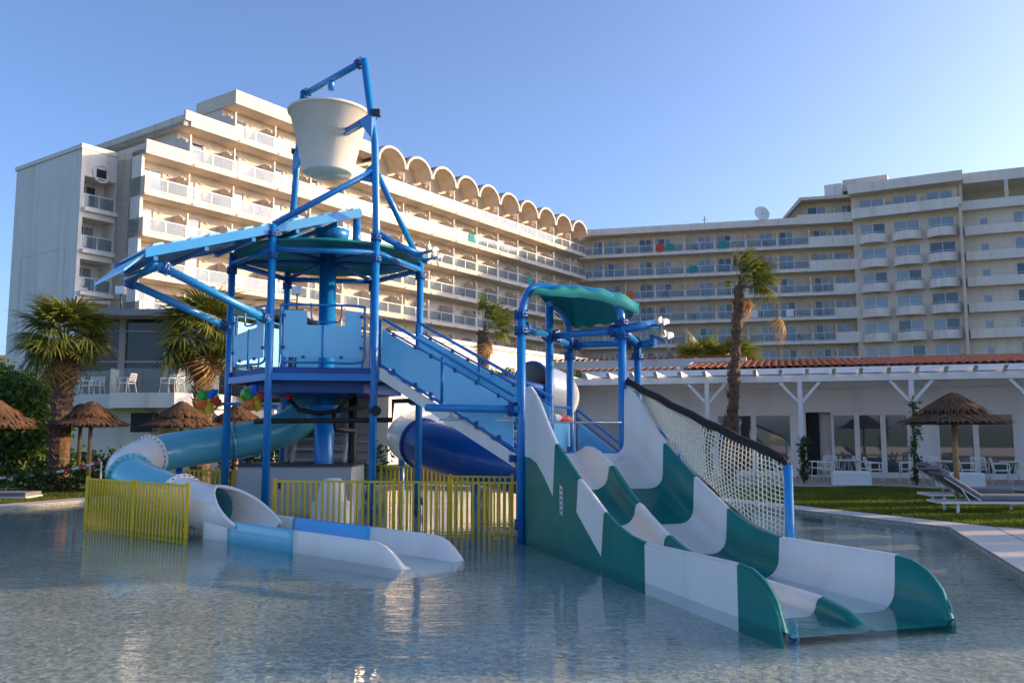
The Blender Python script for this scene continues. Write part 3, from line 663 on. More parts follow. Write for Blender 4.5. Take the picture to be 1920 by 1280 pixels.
# green roof disc with radial beams
MB().lathe([(.2, 5.98), (1.1, 5.92), (2.02, 5.72), (2.08, 5.66), (2.02, 5.66), (1.1, 5.84), (.2, 5.9)], TC, 40).build('roof_disc', 'roof_green', tower)
for k in range(6):
    a, b = hexp(k), hexp(k+1)
    MB().tube([a+Vector((0, 0, 5.5)), b+Vector((0, 0, 5.5))], .062, 10).build('ring_beam', 'post_blue', tower)
    MB().tube([a+Vector((0, 0, 5.52)), TC+Vector((0, 0, 5.62))], .05, 8).build('radial_beam', 'deck_blue', tower)
MB().lathe([(.12, 6.0), (.36, 6.1), (.40, 6.32), (.37, 6.32), (.1, 6.05)], TC+Vector((.1, -.1, 0)), 18).build('funnel', 'post_blue', tower)
q = TC+Vector((.75, -.6, 0)); MB().tube([q+Vector((0, 0, 5.7)), q+Vector((0, 0, 6.45))], .09, 12).build('nozzle', 'post_blue', tower)
# masts carrying the bucket
mC0 = pC+Vector((0, 0, 5.75)); topC = at(683, 112, 17.95)
rr_ = ray(569, 176); kk = (topC.z-EYE)/rr_.z; topL = Vector((rr_.x*kk, rr_.y*kk, topC.z))
midC = at(703, 268, 17.75); mL0 = pRL+Vector((0, 0, 5.75)); 
ax_c = at(690, 245, 17.8); 
MB().tube([mC0, pC.lerp(midC, 0)+Vector((0, 0, 6.0)), midC, topC], .082, 14).build('mast', 'post_blue', tower)
MB().tube([mL0, mL0.lerp(topL, .5), topL], .078, 14).build('mast', 'post_blue', tower)
tb = MB().tube([topC+Vector((0, 0, -.03)), topL+Vector((0, 0, -.03))], .075, 14).build('top_beam', 'post_blue', tower)
bd = (topL-topC).normalized(); fl = Many(); flange(fl, topC+bd*.16-Vector((0, 0, .03)), .12, .05, bd); flange(fl, topL-bd*.12-Vector((0, 0, .03)), .12, .05, bd); fl.build('flange', 'deck_blue', tb)
q = topC.lerp(topL, .52); MB().tube([q, q-Vector((0, 0, .28))], .075, 12).build('water_spout', 'post_blue', tower)
bc = topC.lerp(topL, .5); 
jC = mC0.lerp(midC, .72); jL = mL0.lerp(topL, .30)
for j, ends in ((jC, (pB+Vector((0, 0, 6.0)), pD+Vector((0, 0, 5.65)))), (jL, (pA+Vector((0, 0, 5.65)), pE+Vector((0, 0, 5.65))))):
    for e in ends:
        d_ = (e-j).normalized(); MB().tube([j, e], .068, 12).build('brace', 'post_blue', tower)
        MB().prism([j-Vector((0, 0, .3)), j+Vector((0, 0, .22)), j+d_*.45], (.012, .02, 0)).build('gusset', 'post_blue', tower)
# bucket
bcen = at(616, 268, 19.35); zb0 = at(616, 326, 19.35).z; zb1 = at(616, 212, 19.35).z
hB = zb1-zb0
bk = MB().lathe([(0, 0), (.55, 0), (.57, .03), (.90, hB-.05), (.95, hB-.05), (.96, hB), (.88, hB), (.87, hB-.06), (.54, .06), (0, .05)], (bcen.x, bcen.y, zb0), 40).build('tipping_bucket', 'bucket', tower)
axd = (topC-topL).normalized(); axd.z = 0; axd.normalize(); za = zb0+hB*.52
for sg, tgt in ((1, mC0.lerp(midC, .92)), (-1, mL0.lerp(topL, .52))):
    q = Vector((bcen.x, bcen.y, za))+axd*sg*.74; tgt = Vector((tgt.x, tgt.y, za))
    MB().bar(q, tgt, .12, .05).tube([q+Vector((0, 0, .1)), tgt+Vector((0, 0, .1))], .045, 10).build('bucket_axle', 'post_blue', tower)
    MB().prism([tgt+Vector((0, 0, .02)), tgt-axd*sg*.45+Vector((0, 0, .02)), tgt-axd*sg*.4-Vector((0, 0, .1)), tgt-Vector((0, 0, .5))], Vector((axd.y, -axd.x, 0))*.1).build('axle_bracket', 'post_blue', tower)
    MB().box(tgt.x-.1, tgt.x+.1, tgt.y-.1, tgt.y+.1, za+.02, za+.14).build('bearing', 'dark_steel', tower)
# sloping chute that throws the water outwards
cd = Vector((math.cos(R(220)), math.sin(R(220)), 0)); cs = Vector((-cd.y, cd.x, 0))
E1 = pB+cd*2.24; E2 = pA+cd*2.24; midE = (E1+E2)/2
def CP(t, s_, dz=0): # t metres inward from the outer end, s across
    return midE+cd*.25-cd*t+cs*s_+Vector((0, 0, 5.02+t*.335+dz))
HW = 1.02; TL = 4.55
ch = MB().prism([CP(0, -HW), CP(0, HW), CP(TL, HW), CP(TL, -HW)], (0, 0, .05)).build('chute', 'sky_blue', tower)
for sg in (-1, 1): MB().prism([CP(-.0, sg*HW, -.04), CP(TL, sg*HW, -.04), CP(TL, sg*HW, .15), CP(-.0, sg*HW, .15)], cs*sg*.05).build('side_wall', 'post_blue_light', ch)
MB().prism([CP(0, -HW, 0), CP(-.35, -HW, -.22), CP(-.35, HW, -.22), CP(0, HW, 0)], (0, 0, .05)).build('lip', 'panel_blue', ch)
for i in range(13): MB().prism([CP(.12+i*.35, -HW-.02, .152), CP(.34+i*.35, -HW-.02, .152), CP(.31+i*.35, -HW-.02, .2), CP(.15+i*.35, -HW-.02, .2)], cs*(2*HW+.04)).build('cross_rib', 'chute_pale', ch)
for i in range(5): MB().bar(CP(.2+i*.95, -HW, -.09), CP(.2+i*.95, HW, -.09), .08, .08).build('joist', 'post_blue', ch)
e1 = E1+Vector((0, 0, 4.86)); e2 = E2+Vector((0, 0, 4.86))
MB().tube([e1+cs*-.12, e2+cs*.12], .075, 14).build('end_bar', 'post_blue_light', tower)
for a, b in ((e1, pB+Vector((0, 0, 4.0))), (e2, pA+Vector((0, 0, 4.05)))):
    o = MB().tube([a, b], .08, 14).build('chute_arm', 'post_blue_light', tower); fl = Many(); d_ = (b-a).normalized(); flange(fl, a+d_*.12, .12, .05, d_); flange(fl, b-d_*.14, .11, .05, d_); fl.build('flange', 'deck_blue', o)
# deck
MB().prism([hexp(k, ZD-.13, 2.05) for k in range(6)], (0, 0, .13)).build('deck', 'deck_blue', tower)
MB().prism([hexp(k, ZD-.5, 1.7) for k in range(6)], (0, 0, .36)).build('deck_frame', 'deck_blue', tower)
for k in range(6):
    MB().bar(hexp(k, ZD-.2), hexp(k+1, ZD-.2), .08, .14).build('deck_beam', 'post_blue', tower)
def side_panel(a, b, notch, parent=tower):
    a = Vector((a.x, a.y, 0)); b = Vector((b.x, b.y, 0)); d_ = (b-a).normalized(); L = (b-a).length; nn = Vector((d_.y, -d_.x, 0))
    def Q(x, z): return a+d_*x+Vector((0, 0, ZD+z))
    x0, x1 = .27, L-.27
    fr = MB(); fr.tube(spline([Q(x0, .2), Q(x0-.06, .5), Q(x0-.06, 1.15), Q(x0+.02, 1.27), Q(L/2, 1.28), Q(x1-.02, 1.27), Q(x1+.06, 1.15), Q(x1+.06, .5), Q(x1, .12), Q(L/2, .1), Q(x0+.05, .1), Q(x0, .2)], 5), .026, 8)
    fr.tube([Q(L/2, .0), Q(L/2, .85)], .03, 8)
    fo = fr.build('guard_rail', 'post_blue', parent)
    p = [Q(x0, .2), Q(x1, .2), Q(x1, 1.16)]
    if notch == 2: p += [Q(x1-.34, 1.16), Q(x1-.34, .86), Q(x0+.46, .86), Q(x0+.46, 1.16), Q(x0, 1.16)]
    elif notch == 1: p += [Q(x1-.34, 1.16), Q(x1-.34, .86), Q(x0, .78)]
    else: p += [Q(x0, 1.16)]
    MB().prism(p, nn*.018).build('panel', 'panel_blue', fo)
    if notch: MB().tube(spline([Q(x0+.54, 1.26), Q(x0+.55, 1.02), Q(x0+.64, .94), Q(x1-.5, .94), Q(x1-.42, 1.02), Q(x1-.41, 1.26)], 4), .02, 6).build('hand_grip', 'post_blue', fo)
    cl = Many()
    for x, z in ((x0, .4), (x0, 1.05), (x1, .4), (x1, 1.05), (x0+.4, .2), (x1-.4, .2)): q = Q(x, z)+nn*.03; cl.box(q.x-.03, q.x+.03, q.y-.02, q.y+.02, q.z-.03, q.z+.03)
    cl.build('clip', 'deck_blue', fo)
side_panel(pB, pC, 2); side_panel(pA, pB, 1); side_panel(pRL, pA, 0); side_panel(pE, pRL, 2)
# inner stair, pipes
st = MB()
for sg in (-.6, .6): st.bar((TC.x-.3+sg, 20.9, 2.75), (TC.x-.3+sg, 19.7, .5), .05, .2)
sto = st.build('stair_stringer', 'cabinet', tower)
for i in range(9): MB().box(TC.x-.88, TC.x+.28, 19.75+i*.13, 20.0+i*.13, .62+i*.24, .66+i*.24).build('tread', 'cabinet', tower)
for k, (pts, r_) in enumerate((([at(478, 790, 18), at(505, 789, 17.9), at(735, 787, 17.9), at(737, 752, 17.9), at(790, 750, 17.9)], .055), ([at(535, 740, 19), at(560, 768, 18.6), at(600, 775, 18.6), at(690, 760, 18.6)], .05), ([at(662, 740, 19.4), at(660, 985, 19.4)], .10),
        ([at(625, 775, 18.4), at(630, 805, 18.4), at(665, 808, 18.6)], .06), ([at(665, 735, 18.4), at(630, 770, 18.4)], .04), ([at(700, 770, 17.8), at(705, 770, 17.5)], .11))):
    MB().tube(pts, r_, 10).build('water_pipe', 'black_pipe', tower)
for u, v in ((540, 748), (675, 735), (690, 742)):
    q = at(u, v, 18.3); MB().tube([q, q+Vector((0, 0, .25))], .06, 10).tube([q+Vector((-.12, 0, .12)), q+Vector((.12, 0, .12))], .02, 6).build('valve', 'tape_red', tower)
for u in (536, 776): q = at(u, 760, 18.9); MB().lathe([(.05, 0), (.12, .04), (.12, .26), (.05, .3)], q, 12).build('pump', 'post_blue', tower)
# coloured cup wheels
def cup_wheel(c, yaw, parent, seed, k_=1.0):
    ax = Vector((math.sin(yaw), -math.cos(yaw), .1)).normalized(); a = ax.cross(Vector((0, 0, 1))).normalized(); b = a.cross(ax); c = Vector(c)
    n = 24; wh = MB().tube([c+(a*math.cos(2*math.pi*j/n)+b*math.sin(2*math.pi*j/n))*.27*k_ for j in range(n+1)], .028, 6)
    wh.tube([c-ax*.22, c+ax*.2], .03, 8)
    for j in range(3): wh.bar(c-(a*math.cos(j*1.047)+b*math.sin(j*1.047))*.29, c+(a*math.cos(j*1.047)+b*math.sin(j*1.047))*.29, .02, .03)
    wo = wh.build('cup_wheel', 'cup_yellow', parent)
    for j, mt in enumerate(('cup_green', 'cup_blue', 'cup_red', 'cup_yellow', 'cup_orange')):
        th = seed+j*1.257; d_ = a*math.cos(th)+b*math.sin(th); e_ = -a*math.sin(th)+b*math.cos(th); q = c+d_*.15*k_+ax*.08
        mb = MB(); r1 = [q+(e_*x+ax*y)*k_ for x, y in ((-.10, -.10), (.02, -.13), (.12, -.08), (.13, .07), (.03, .13), (-.10, .08))]; r2 = [q+(p-q)*.7+d_*.14+e_*.05 for p in r1]; r3 = [q+(p-q)*.35-d_*.12 for p in r1]
        mb.loft([r3, r1, r2], True, True, False); mb.build('cup', mt, wo)
cup_wheel(at(389, 752, 18.3), .5, tower, .6, .85); cup_wheel(at(470, 747, 17.7), .9, tower, .2, .85)
MB().tube([at(400, 757, 18.6), at(445, 757, 18.2), at(520, 762, 17.6)], .035, 8).build('wheel_axle', 'post_blue', tower)
def fan(c, d_, parent, s=.24):
    d_ = Vector(d_).normalized(); c = Vector(c); a = d_.cross(Vector((0, 0, 1))).normalized(); b = a.cross(d_)
    h = MB().tube([c-d_*.14, c+d_*.06], .03, 8); fo = h.build('fan', 'post_blue', parent)
    for j in range(3):
        th = .5+j*2.094; e = a*math.cos(th)+b*math.sin(th); g = -a*math.sin(th)+b*math.cos(th); mb = MB()
        rows = []
        for r_, w_, tw_, cv in ((.02, .02, .3, 0), (.35, .07, .5, .03), (.7, .09, .7, .1), (1.0, .03, .8, .22)):
            ctr = c+e*r_*s-d_*cv*s*-1; sp = (g*math.cos(tw_)+d_*math.sin(tw_))*w_*s/.24
            rows.append([ctr-sp+d_*.006, ctr+sp+d_*.006, ctr+sp-d_*.006, ctr-sp-d_*.006])
        mb.loft(rows, True, True); mb.build('blade', 'fan_white', fo)
for (a, b) in ((at(707, 437, 17.7), at(800, 490, 18.6)), (at(742, 458, 18), at(790, 478, 18.4))):
    MB().tube([a, b], .07, 12).build('spray_arm', 'post_blue', tower); d_ = (b-a).normalized(); MB().tube([b-Vector((0, 0, 0))+Vector((-.02, 0, .03)), b+Vector((.16, -.08, .06))], .03, 8).build('nozzle', 'post_blue', tower)
    fan(b+Vector((.22, -.08, .07)), (1, -.6, .1), tower, .21)
# ---- stairs from the tower down to the slide platform
sA = Vector((-2.72, 17.5, ZD)); sB = Vector((.05, 14.95, 1.38)); sdir = Vector((sB.x-sA.x, sB.y-sA.y, 0)).normalized(); sperp = Vector((-sdir.y, sdir.x, 0)); SW = 1.0
def stair_side(off, name='stair_panel'):
    a = sA+sperp*off; b = sB+sperp*off; up = Vector((0, 0, 1))
    rl = MB().tube([a+up*.0, a+up*.98, a+up*1.04+(b-a)*.03, b+up*1.0], .032, 8).tube([a+up*.86+(b-a)*.05, b+up*.86], .022, 8).tube([a+up*.06, b+up*.06], .028, 8)
    rl.tube([a.lerp(b, .5)+up*.0, a.lerp(b, .5)+up*.95], .03, 8)
    ro = rl.build('hand_rail', 'post_blue', tower)
    for t0, t1 in ((.02, .49), (.51, .99)):
        p, q = a.lerp(b, t0), a.lerp(b, t1); MB().prism([p+up*.1, q+up*.1, q+up*.82, p+up*.82], sperp*.015).build('panel', 'panel_blue', ro)
    cl = Many()
    for t in (.12, .3, .42, .6, .75, .9):
        for z in (.1, .84): q = a.lerp(b, t)+up*z-sperp*.02; cl.box(q.x-.03, q.x+.03, q.y-.03, q.y+.02, q.z-.03, q.z+.05)
    cl.build('clip', 'deck_blue', ro)
    MB().prism([a-up*.02, b-up*.02, b-up*.24, a-up*.24], sperp*.06).build('stringer', 'slide_white', tower)
stair_side(0); stair_side(SW)
for i in range(9):
    t = (i+.5)/9; p = sA.lerp(sB, t); MB().prism([p-sdir*.17+sperp*.07, p+sdir*.17+sperp*.07, p+sdir*.17+sperp*(SW-.01), p-sdir*.17+sperp*(SW-.01)], (0, 0, -.05)).build('tread', 'deck_blue', tower)
# spray pipe along the stairs
a = at(800, 764, 15.6); b = Vector((.12, 14.66, at(978, 767, 14.66).z)); o = MB().tube([a, b], .07, 14).build('spray_pipe', 'post_blue_light', tower); fl = Many(); flange(fl, b-(b-a).normalized()*.12, .12, .05, b-a); fl.build('flange', 'deck_blue', o)
for u in (848, 955):
    q = a.lerp(b, (u-800)/178)-Vector((0, 0, .07)); MB().tube([q, q-Vector((0, 0, .1))], .03, 8).lathe([(0, -.08), (.2, -.12), (.2, -.15), (0, -.16)], q, 14).build('sprayer', 'fan_white', tower)

for i in range(9): MB().prism([(-5.35, 20.55, 1.1+i*.2), (-3.3, 20.55, 1.1+i*.2), (-3.3, 20.62, 1.27+i*.2), (-5.35, 20.62, 1.27+i*.2)], (0, .03, 0)).build('louvre', 'cabinet', tower)
for x in (-5.38, -4.6, -3.28): MB().box(x-.04, x+.04, 20.45, 20.54, 1.0, 2.92).build('louvre_frame', 'cabinet', tower)
MB().box(-5.35, -3.3, 20.7, 20.75, 1.0, 2.9).build('back_panel', 'cabinet', tower)
# ---- pump cabinet, spray dome
cab = thing('pump_cabinet', 'grey white pump cabinet standing under the blue tower', 'cabinet', (-4.8, 19, 0))
MB().box(-5.9, -3.45, 18.5, 20.1, -.28, 1.02).build('body', 'cabinet', cab); MB().box(-5.95, -3.4, 18.44, 20.15, 1.02, 1.06).build('lid', 'dark_steel', cab)
for a, b in ((-5.86, -5.2), (-5.02, -3.5)): MB().box(a, b, 18.47, 18.497, .05, .98).build('door', 'cabinet', cab)
for x in (-5.26, -4.96): MB().box(x-.03, x+.03, 18.43, 18.468, .55, .68).build('handle', 'dark_steel', cab)
dm = gr(605, 985); tag(MB().lathe([(.45, -.28), (.42, .38), (.30, .40), (.24, .75), (.16, .84), (0, .85)], (dm.x, dm.y+.8, 0), 28).build('spray_dome', 'slide_white'), 'white bell shaped spray dome behind the front yellow fence', 'spray dome')

# ================================================================== SLIDE PLATFORM WITH CANOPY
plat = thing('slide_platform', 'small blue slide platform with wavy green canopy and water fans', 'play platform', (1.2, 16, 0))
Q1, Q2, Q3, Q4, Q5 = Vector((.16, 14.7, 0)), Vector((.72, 16.3, 0)), Vector((1.22, 17.9, 0)), Vector((1.98, 15.3, 0)), Vector((2.58, 17.5, 0))
up = Vector((0, 0, 1))
zc = {}
for q, zt_, f in ((Q1, 3.85, (.2, 3.5, 3.78)), (Q2, 4.15, (.2,)), (Q3, 3.55, (.2, 3.35)), (Q4, 3.75, (.2, 3.48, 3.72)), (Q5, 3.6, (.2, 3.3))):
    o = MB().tube([q-up*.28, q+up*zt_], .078, 14).build('post', 'post_blue', plat); fl = Many()
    for z in f: flange(fl, q+up*z, .118)
    fl.build('flange', 'deck_blue', o)
def arch(a, b, z0, h):
    d_ = b-a; pts = [a+up*z0]+[a+d_*t+up*(z0+h*math.sin(math.pi*t)**.55) for t in [.03, .08, .15, .25, .38, .5, .62, .75, .85, .92, .97]]+[b+up*z0]
    return pts
a1 = [Q1+up*3.8, at(985, 562, 14.75), at(992, 546, 14.8), at(1008, 538, 14.9), at(1045, 541, 15.0), at(1100, 545, 15.1), at(1140, 556, 15.2), at(1160, 573, 15.3), Q4+up*3.72]
MB().tube(spline(a1, 4), .075, 12).build('arch', 'post_blue', plat)
a2 = [Q3+up*3.5, at(1066, 596, 17.8), at(1056, 575, 17.6), at(1040, 563, 17.4), at(1100, 556, 17.4), at(1160, 566, 17.5), at(1188, 590, 17.5), Q5+up*3.55]
a2 = [Q3+up*3.5, Q3+up*3.8, Q3.lerp(Q2, .12)+up*4.0, Q3.lerp(Q2, .4)+up*4.16, Q2+up*4.2]
MB().tube(spline(a2, 4), .07, 12).build('arch', 'post_blue', plat)
# wavy canopy: a sheet with a lobed front lip, falling away to the rear
us = (1001, 1035, 1065, 1095, 1130, 1165, 1198); Yf = [14.72+k*.12 for k in range(7)]
R0 = [at(u, v, y-.12) for u, v, y in zip(us, (550, 552, 554, 556, 563, 574, 587), Yf)]
R1 = [at(u, v, y) for u, v, y in zip(us, (542, 539, 537, 539, 544, 555, 574), Yf)]
R2 = [Vector((at(u, 560, 16.4).x, 16.4, z)) for u, z in zip((1012, 1040, 1068, 1096, 1130, 1165, 1197), (4.4, 4.5, 4.52, 4.5, 4.46, 4.38, 4.22))]
R3 = [Vector((at(u, 560, 17.4).x, 17.4, z)) for u, z in zip((1045, 1060, 1076, 1100, 1128, 1155, 1182), (4.15, 4.25, 4.28, 4.28, 4.26, 4.2, 4.1))]
R4 = [at(u, v, 17.85) for u, v in ((1062, 600), (1069, 607), (1079, 612), (1100, 610), (1125, 607), (1150, 604), (1174, 597))]
cols = [spline([r[k] for r in (R0, R1, R2, R3, R4)], 4) for k in range(7)]
rows = [spline([c[j] for c in cols], 5) for j in range(len(cols[0]))]
for j, r in enumerate(rows):
    for k, p in enumerate(r): p += up*(.022*math.sin(k*1.05)*(1 if j > 2 else .2))
mb = MB(); mb.loft(rows, False, False); mb.loft([[p-up*.025+Vector((0, .01, 0)) for p in r] for r in rows], False, False); mb.build('canopy', 'roof_green', plat)
ZB = 3.6
for a, b in ((Q1, Q2), (Q2, Q3), (Q4, Q5), (Q2, Q4), (Q3, Q5)):
    o = MB().tube([a+up*(ZB-.02), b+up*(ZB-.02)], .068, 12).build('beam', 'post_blue', plat); d_ = (b-a).normalized(); fl = Many(); flange(fl, a+up*(ZB-.02)+d_*.17, .11, .045, d_); flange(fl, b+up*(ZB-.02)-d_*.17, .11, .045, d_); fl.build('flange', 'deck_blue', o)
for a, b in ((Q4+up*3.6, at(1232, 607, 15.5)), (Q5+up*3.55, at(1226, 644, 17.0))):
    MB().tube([a, b], .085, 14).build('spray_arm', 'post_blue', plat)
a = at(1222, 631, 15.9); MB().tube([a, at(1240, 634, 15.7)], .03, 8).build('nozzle', 'post_blue', plat); fan(at(1248, 634, 15.6), (1, -.8, .1), plat, .22); fan(at(1240, 608, 15.35), (1, -.8, .1), plat, .21)
MB().tube([at(1225, 645, 17), at(1222, 631, 15.9)], .05, 8).build('nozzle', 'post_blue', plat)
MB().prism([Q1+up*1.24+Vector((-.2, .1, 0)), Q4+up*1.24+Vector((.1, .1, 0)), Q5+up*1.24, Q3+up*1.24, Q2+up*1.24+Vector((-.9, .4, 0))], (0, 0, .12)).build('deck', 'deck_blue', plat)
def guard(pts_b, h, parent, pan=True):
    for a, b in zip(pts_b, pts_b[1:]):
        ro = MB().tube([a, a+up*h, b+up*h, b], .03, 8).tube([a+up*(h*.8), b+up*(h*.8)], .022, 8).build('guard_rail', 'post_blue', parent)
        nn = (b-a).cross(up).normalized(); MB().prism([a.lerp(b, .06)+up*.06, a.lerp(b, .94)+up*.06, a.lerp(b, .94)+up*(h*.72), a.lerp(b, .06)+up*(h*.72)], nn*.015).build('panel', 'panel_blue', ro)
guard([Q2+up*1.4, Q3+up*1.4], .85, plat); 
s1_ = at(1080, 838, 17.6); guard([Vector((1.35, 17.75, 1.36)), Vector((2.3, 17.0, .55))], .85, plat); guard([Q5+up*1.36, Vector((3.3, 16.9, .55))], .85, plat)
b0, b1 = Q2+up*2.05, Q3+up*2.0
for i, mt in enumerate(('tape_white', 'tape_red', 'cup_orange')): MB().tube([b0.lerp(b1, .1+i*.28), b0.lerp(b1, .1+(i+1)*.28)], .075, 12).build('barrier_foam', mt, plat)
MB().tube([Q1.lerp(Q4, .03)+up*1.92+Vector((.03, -.1, 0)), Q1.lerp(Q4, .98)+up*1.92+Vector((0, -.1, 0))], .016, 8).build('grab_bar', 'steel', plat)

# ================================================================== DOUBLE SLIDE
SP = Vector((.25, 14.5, 0)); SD = Vector((.297, -.955, 0)).normalized(); SN = Vector((-SD.y, SD.x, 0))   # SN points to the right lane
SWD = 1.89
slide = thing('double_slide', 'green and white double lane slide running into the pool', 'water slide', SP)
WT = [(-.05, 2.50), (.12, 2.52), (.35, 2.40), (.6, 2.24), (1.0, 1.88), (1.4, 1.57), (2.3, 1.11), (2.85, .88), (3.25, .70), (3.6, .58), (4.0, .49), (4.45, .45), (5.5, .48), (6.42, .50), (6.65, .48), (6.85, .40), (7.0, .28), (7.09, .12), (7.13, -.06)]
FT = [(-.3, 1.37), (.2, 1.36), (.6, 1.28), (1.0, 1.10), (1.4, .87), (2.3, .44), (2.9, .20), (3.4, .06), (4.0, -.015), (5, -.03), (7.2, -.05)]
DT = [(-.3, 1.38), (.1, 1.42), (.35, 1.50), (.7, 1.47), (1.0, 1.38), (1.43, 1.20), (2.0, .87), (2.6, .60), (3.1, .40), (3.6, .25), (4.2, .16), (5.5, .13), (6.4, .12), (6.8, .07), (7.05, -.04), (7.2, -.06)]
def XS(t, n_, z): return SP+SD*t+SN*n_+Vector((0, 0, z))
def section(t):
    wt, ft = lerp_tab(WT, t), lerp_tab(FT, t); dt = max(lerp_tab(DT, t), ft+.001); wt = max(wt, ft+.002); pts = []; W = SWD; mid = W/2
    def up_curve(n0, n1, z1):   # from the floor at n0 up to z1 at n1 with a fillet
        h = z1-ft; rr = min(.22, h*.8); sg = 1 if n1 > n0 else -1; c = []
        for j in range(6): a = math.pi/2*j/5; c.append((n1-sg*.03*(1-0)-sg*rr+sg*rr*math.sin(a), ft+rr-rr*math.cos(a)))
        c.append((n1-sg*.03*.3, z1)); return c
    left_ = up_curve(mid-.06, .05, wt); right_ = up_curve(mid+.06, W-.05, wt)
    dl = up_curve(.05, mid-.05, dt); dr = up_curve(W-.05, mid+.05, dt)
    pts += [(.0, wt-.01)]+[(.012, wt+.012)]+left_[::-1]+dl+[(mid, dt+.03)]+dr[::-1]+right_+[(W-.012, wt+.012), (W, wt-.01)]
    return [XS(t, a, z) for a, z in pts]
bt = [-.05, 1.4, 2.35, 3.25, 4.45, 6.44, 7.12]
mts = ['slide_white', 'slide_green', 'slide_white', 'slide_green', 'slide_white', 'slide_green']
for (a, b), mt in zip(zip(bt, bt[1:]), mts):
    n_ = max(4, int((b-a)/.09)); MB().loft([section(a+.003+(b-a-.006)*k/n_) for k in range(n_+1)], False, False).build('chute_section', mt, slide)
# entry pan
MB().prism([XS(-.04, .05, 1.36), XS(-.04, SWD-.05, 1.36), XS(-.7, SWD-.05, 1.37), XS(-.7, .05, 1.37)], (0, 0, -.05)).build('entry_pan', 'slide_white', slide)
gl = MB()
for i in range(3):
    for j in range(2): gl.box(*[x for x in (SP.x+.85+j*.14, SP.x+.95+j*.14, SP.y+.52+i*.06, SP.y+.54+i*.06, 1.365, 1.372)])
gl.build('drain_grille', 'dark_steel', slide)
# outer side skins, cut into their coloured pieces
def skin(side):
    n0 = -.012 if side == 0 else SWD+.012
    def prof(a, b): return [(t, z-.012) for t, z in WT if a < t < b]
    def W_(t): return lerp_tab(WT, t)-.012
    B = -.30
    pieces = [([(-.05, W_(-.05))]+prof(-.05, 1.4)+[(1.4, W_(1.4)), (1.30, .78), (.95, 1.02), (.55, 1.25), (.2, 1.33), (-.05, 1.34)], 'slide_white'),
              ([(-.05, 1.34), (.2, 1.33), (.55, 1.25), (.95, 1.02), (1.30, .78), (1.4, W_(1.4))]+prof(1.4, 2.35)+[(2.35, W_(2.35)), (2.28, .62), (3.15, .12), (3.15, B), (-.05, B)], 'slide_green'),
              ([(2.35, W_(2.35))]+prof(2.35, 3.25)+[(3.25, W_(3.25)), (3.15, .12), (2.28, .62)], 'slide_white'),
              ([(3.25, W_(3.25))]+prof(3.25, 4.45)+[(4.45, W_(4.45)), (4.45, B), (3.15, B), (3.15, .12)], 'slide_green'),
              ([(4.45, W_(4.45))]+prof(4.45, 6.44)+[(6.44, W_(6.44)), (6.44, B), (4.45, B)], 'slide_white'),
              ([(6.44, W_(6.44))]+prof(6.44, 7.12)+[(7.12, -.06), (7.12, B), (6.44, B)], 'slide_green')]
    for poly, mt in pieces:
        MB().prism([XS(t, n0, z) for t, z in poly], SN*(.03 if side == 0 else -.03)).build('side_skin', mt, slide)
skin(0); skin(1)
MB().prism([XS(-.05, 0.02, 2.45), XS(-.05, .06, 2.45), XS(-.05, .06, -.28), XS(-.05, .02, -.28)], SD*.02).build('end_skin', 'slide_green', slide)
# small notice on the skin: printed lines
sg = MB().prism([XS(1.62, -.016, .97), XS(1.74, -.016, .94), XS(1.74, -.016, .52), XS(1.62, -.016, .55)], SN*-.003).build('notice', 'slide_white', slide)
for i, mt in enumerate(('tape_red', 'cup_blue', 'dark_steel', 'cup_blue', 'dark_steel')): MB().prism([XS(1.64, -.0195, .92-i*.075), XS(1.72, -.0195, .90-i*.075), XS(1.72, -.0195, .865-i*.075), XS(1.64, -.0195, .885-i*.075)], SN*-.001).build('print', mt, sg)

# ================================================================== NET SCREEN
nbase = SP+SN*(SWD+.09)
net = thing('net_screen', 'white rope net hung from black pole beside the slide', 'net', nbase)
pT0 = nbase+SD*-.25+up*2.66; pT1 = nbase+SD*4.36+up*1.42; post = nbase+SD*4.42+SN*.03
MB().tube([pT0+(pT1-pT0)*k/14+up*(.012*math.sin(k*2.1)-.03*math.sin(math.pi*k/14)) for k in range(15)], .062, 8).tube([pT1, pT1+SD*.06-up*.05, post+up*1.2], .03, 8).build('top_pole', 'net_pole', net)
MB().tube([post-up*.28, post+up*1.34], .058, 14).build('post', 'post_blue_light', net)
def netp(s_, t):   # s along 0..1, t from top 0 to bottom 1
    x = -.2+s_*4.52; zt_ = 2.58+(1.36-2.58)*((x+.25)/4.6)-.04*math.sin(math.pi*s_); zb = min(zt_-.02, lerp_tab(WT, x)-.02)
    return nbase+SD*x+SN*(.05*math.sin(math.pi*t)*math.sin(s_*7))+up*(zt_+(zb-zt_)*t+.012*math.sin(s_*40+t*9))
mb = MB(); NS, NT = 52, 15
for i in range(NS+1): mb.tube([netp(i/NS, j/8) for j in range(9)], .0085, 4, False)
for j in range(1, NT+1): mb.tube([netp(i/31, j/NT) for i in range(32)], .0085, 4, False)
tag(mb.build('rope_mesh', 'net_rope', net), kind='stuff')

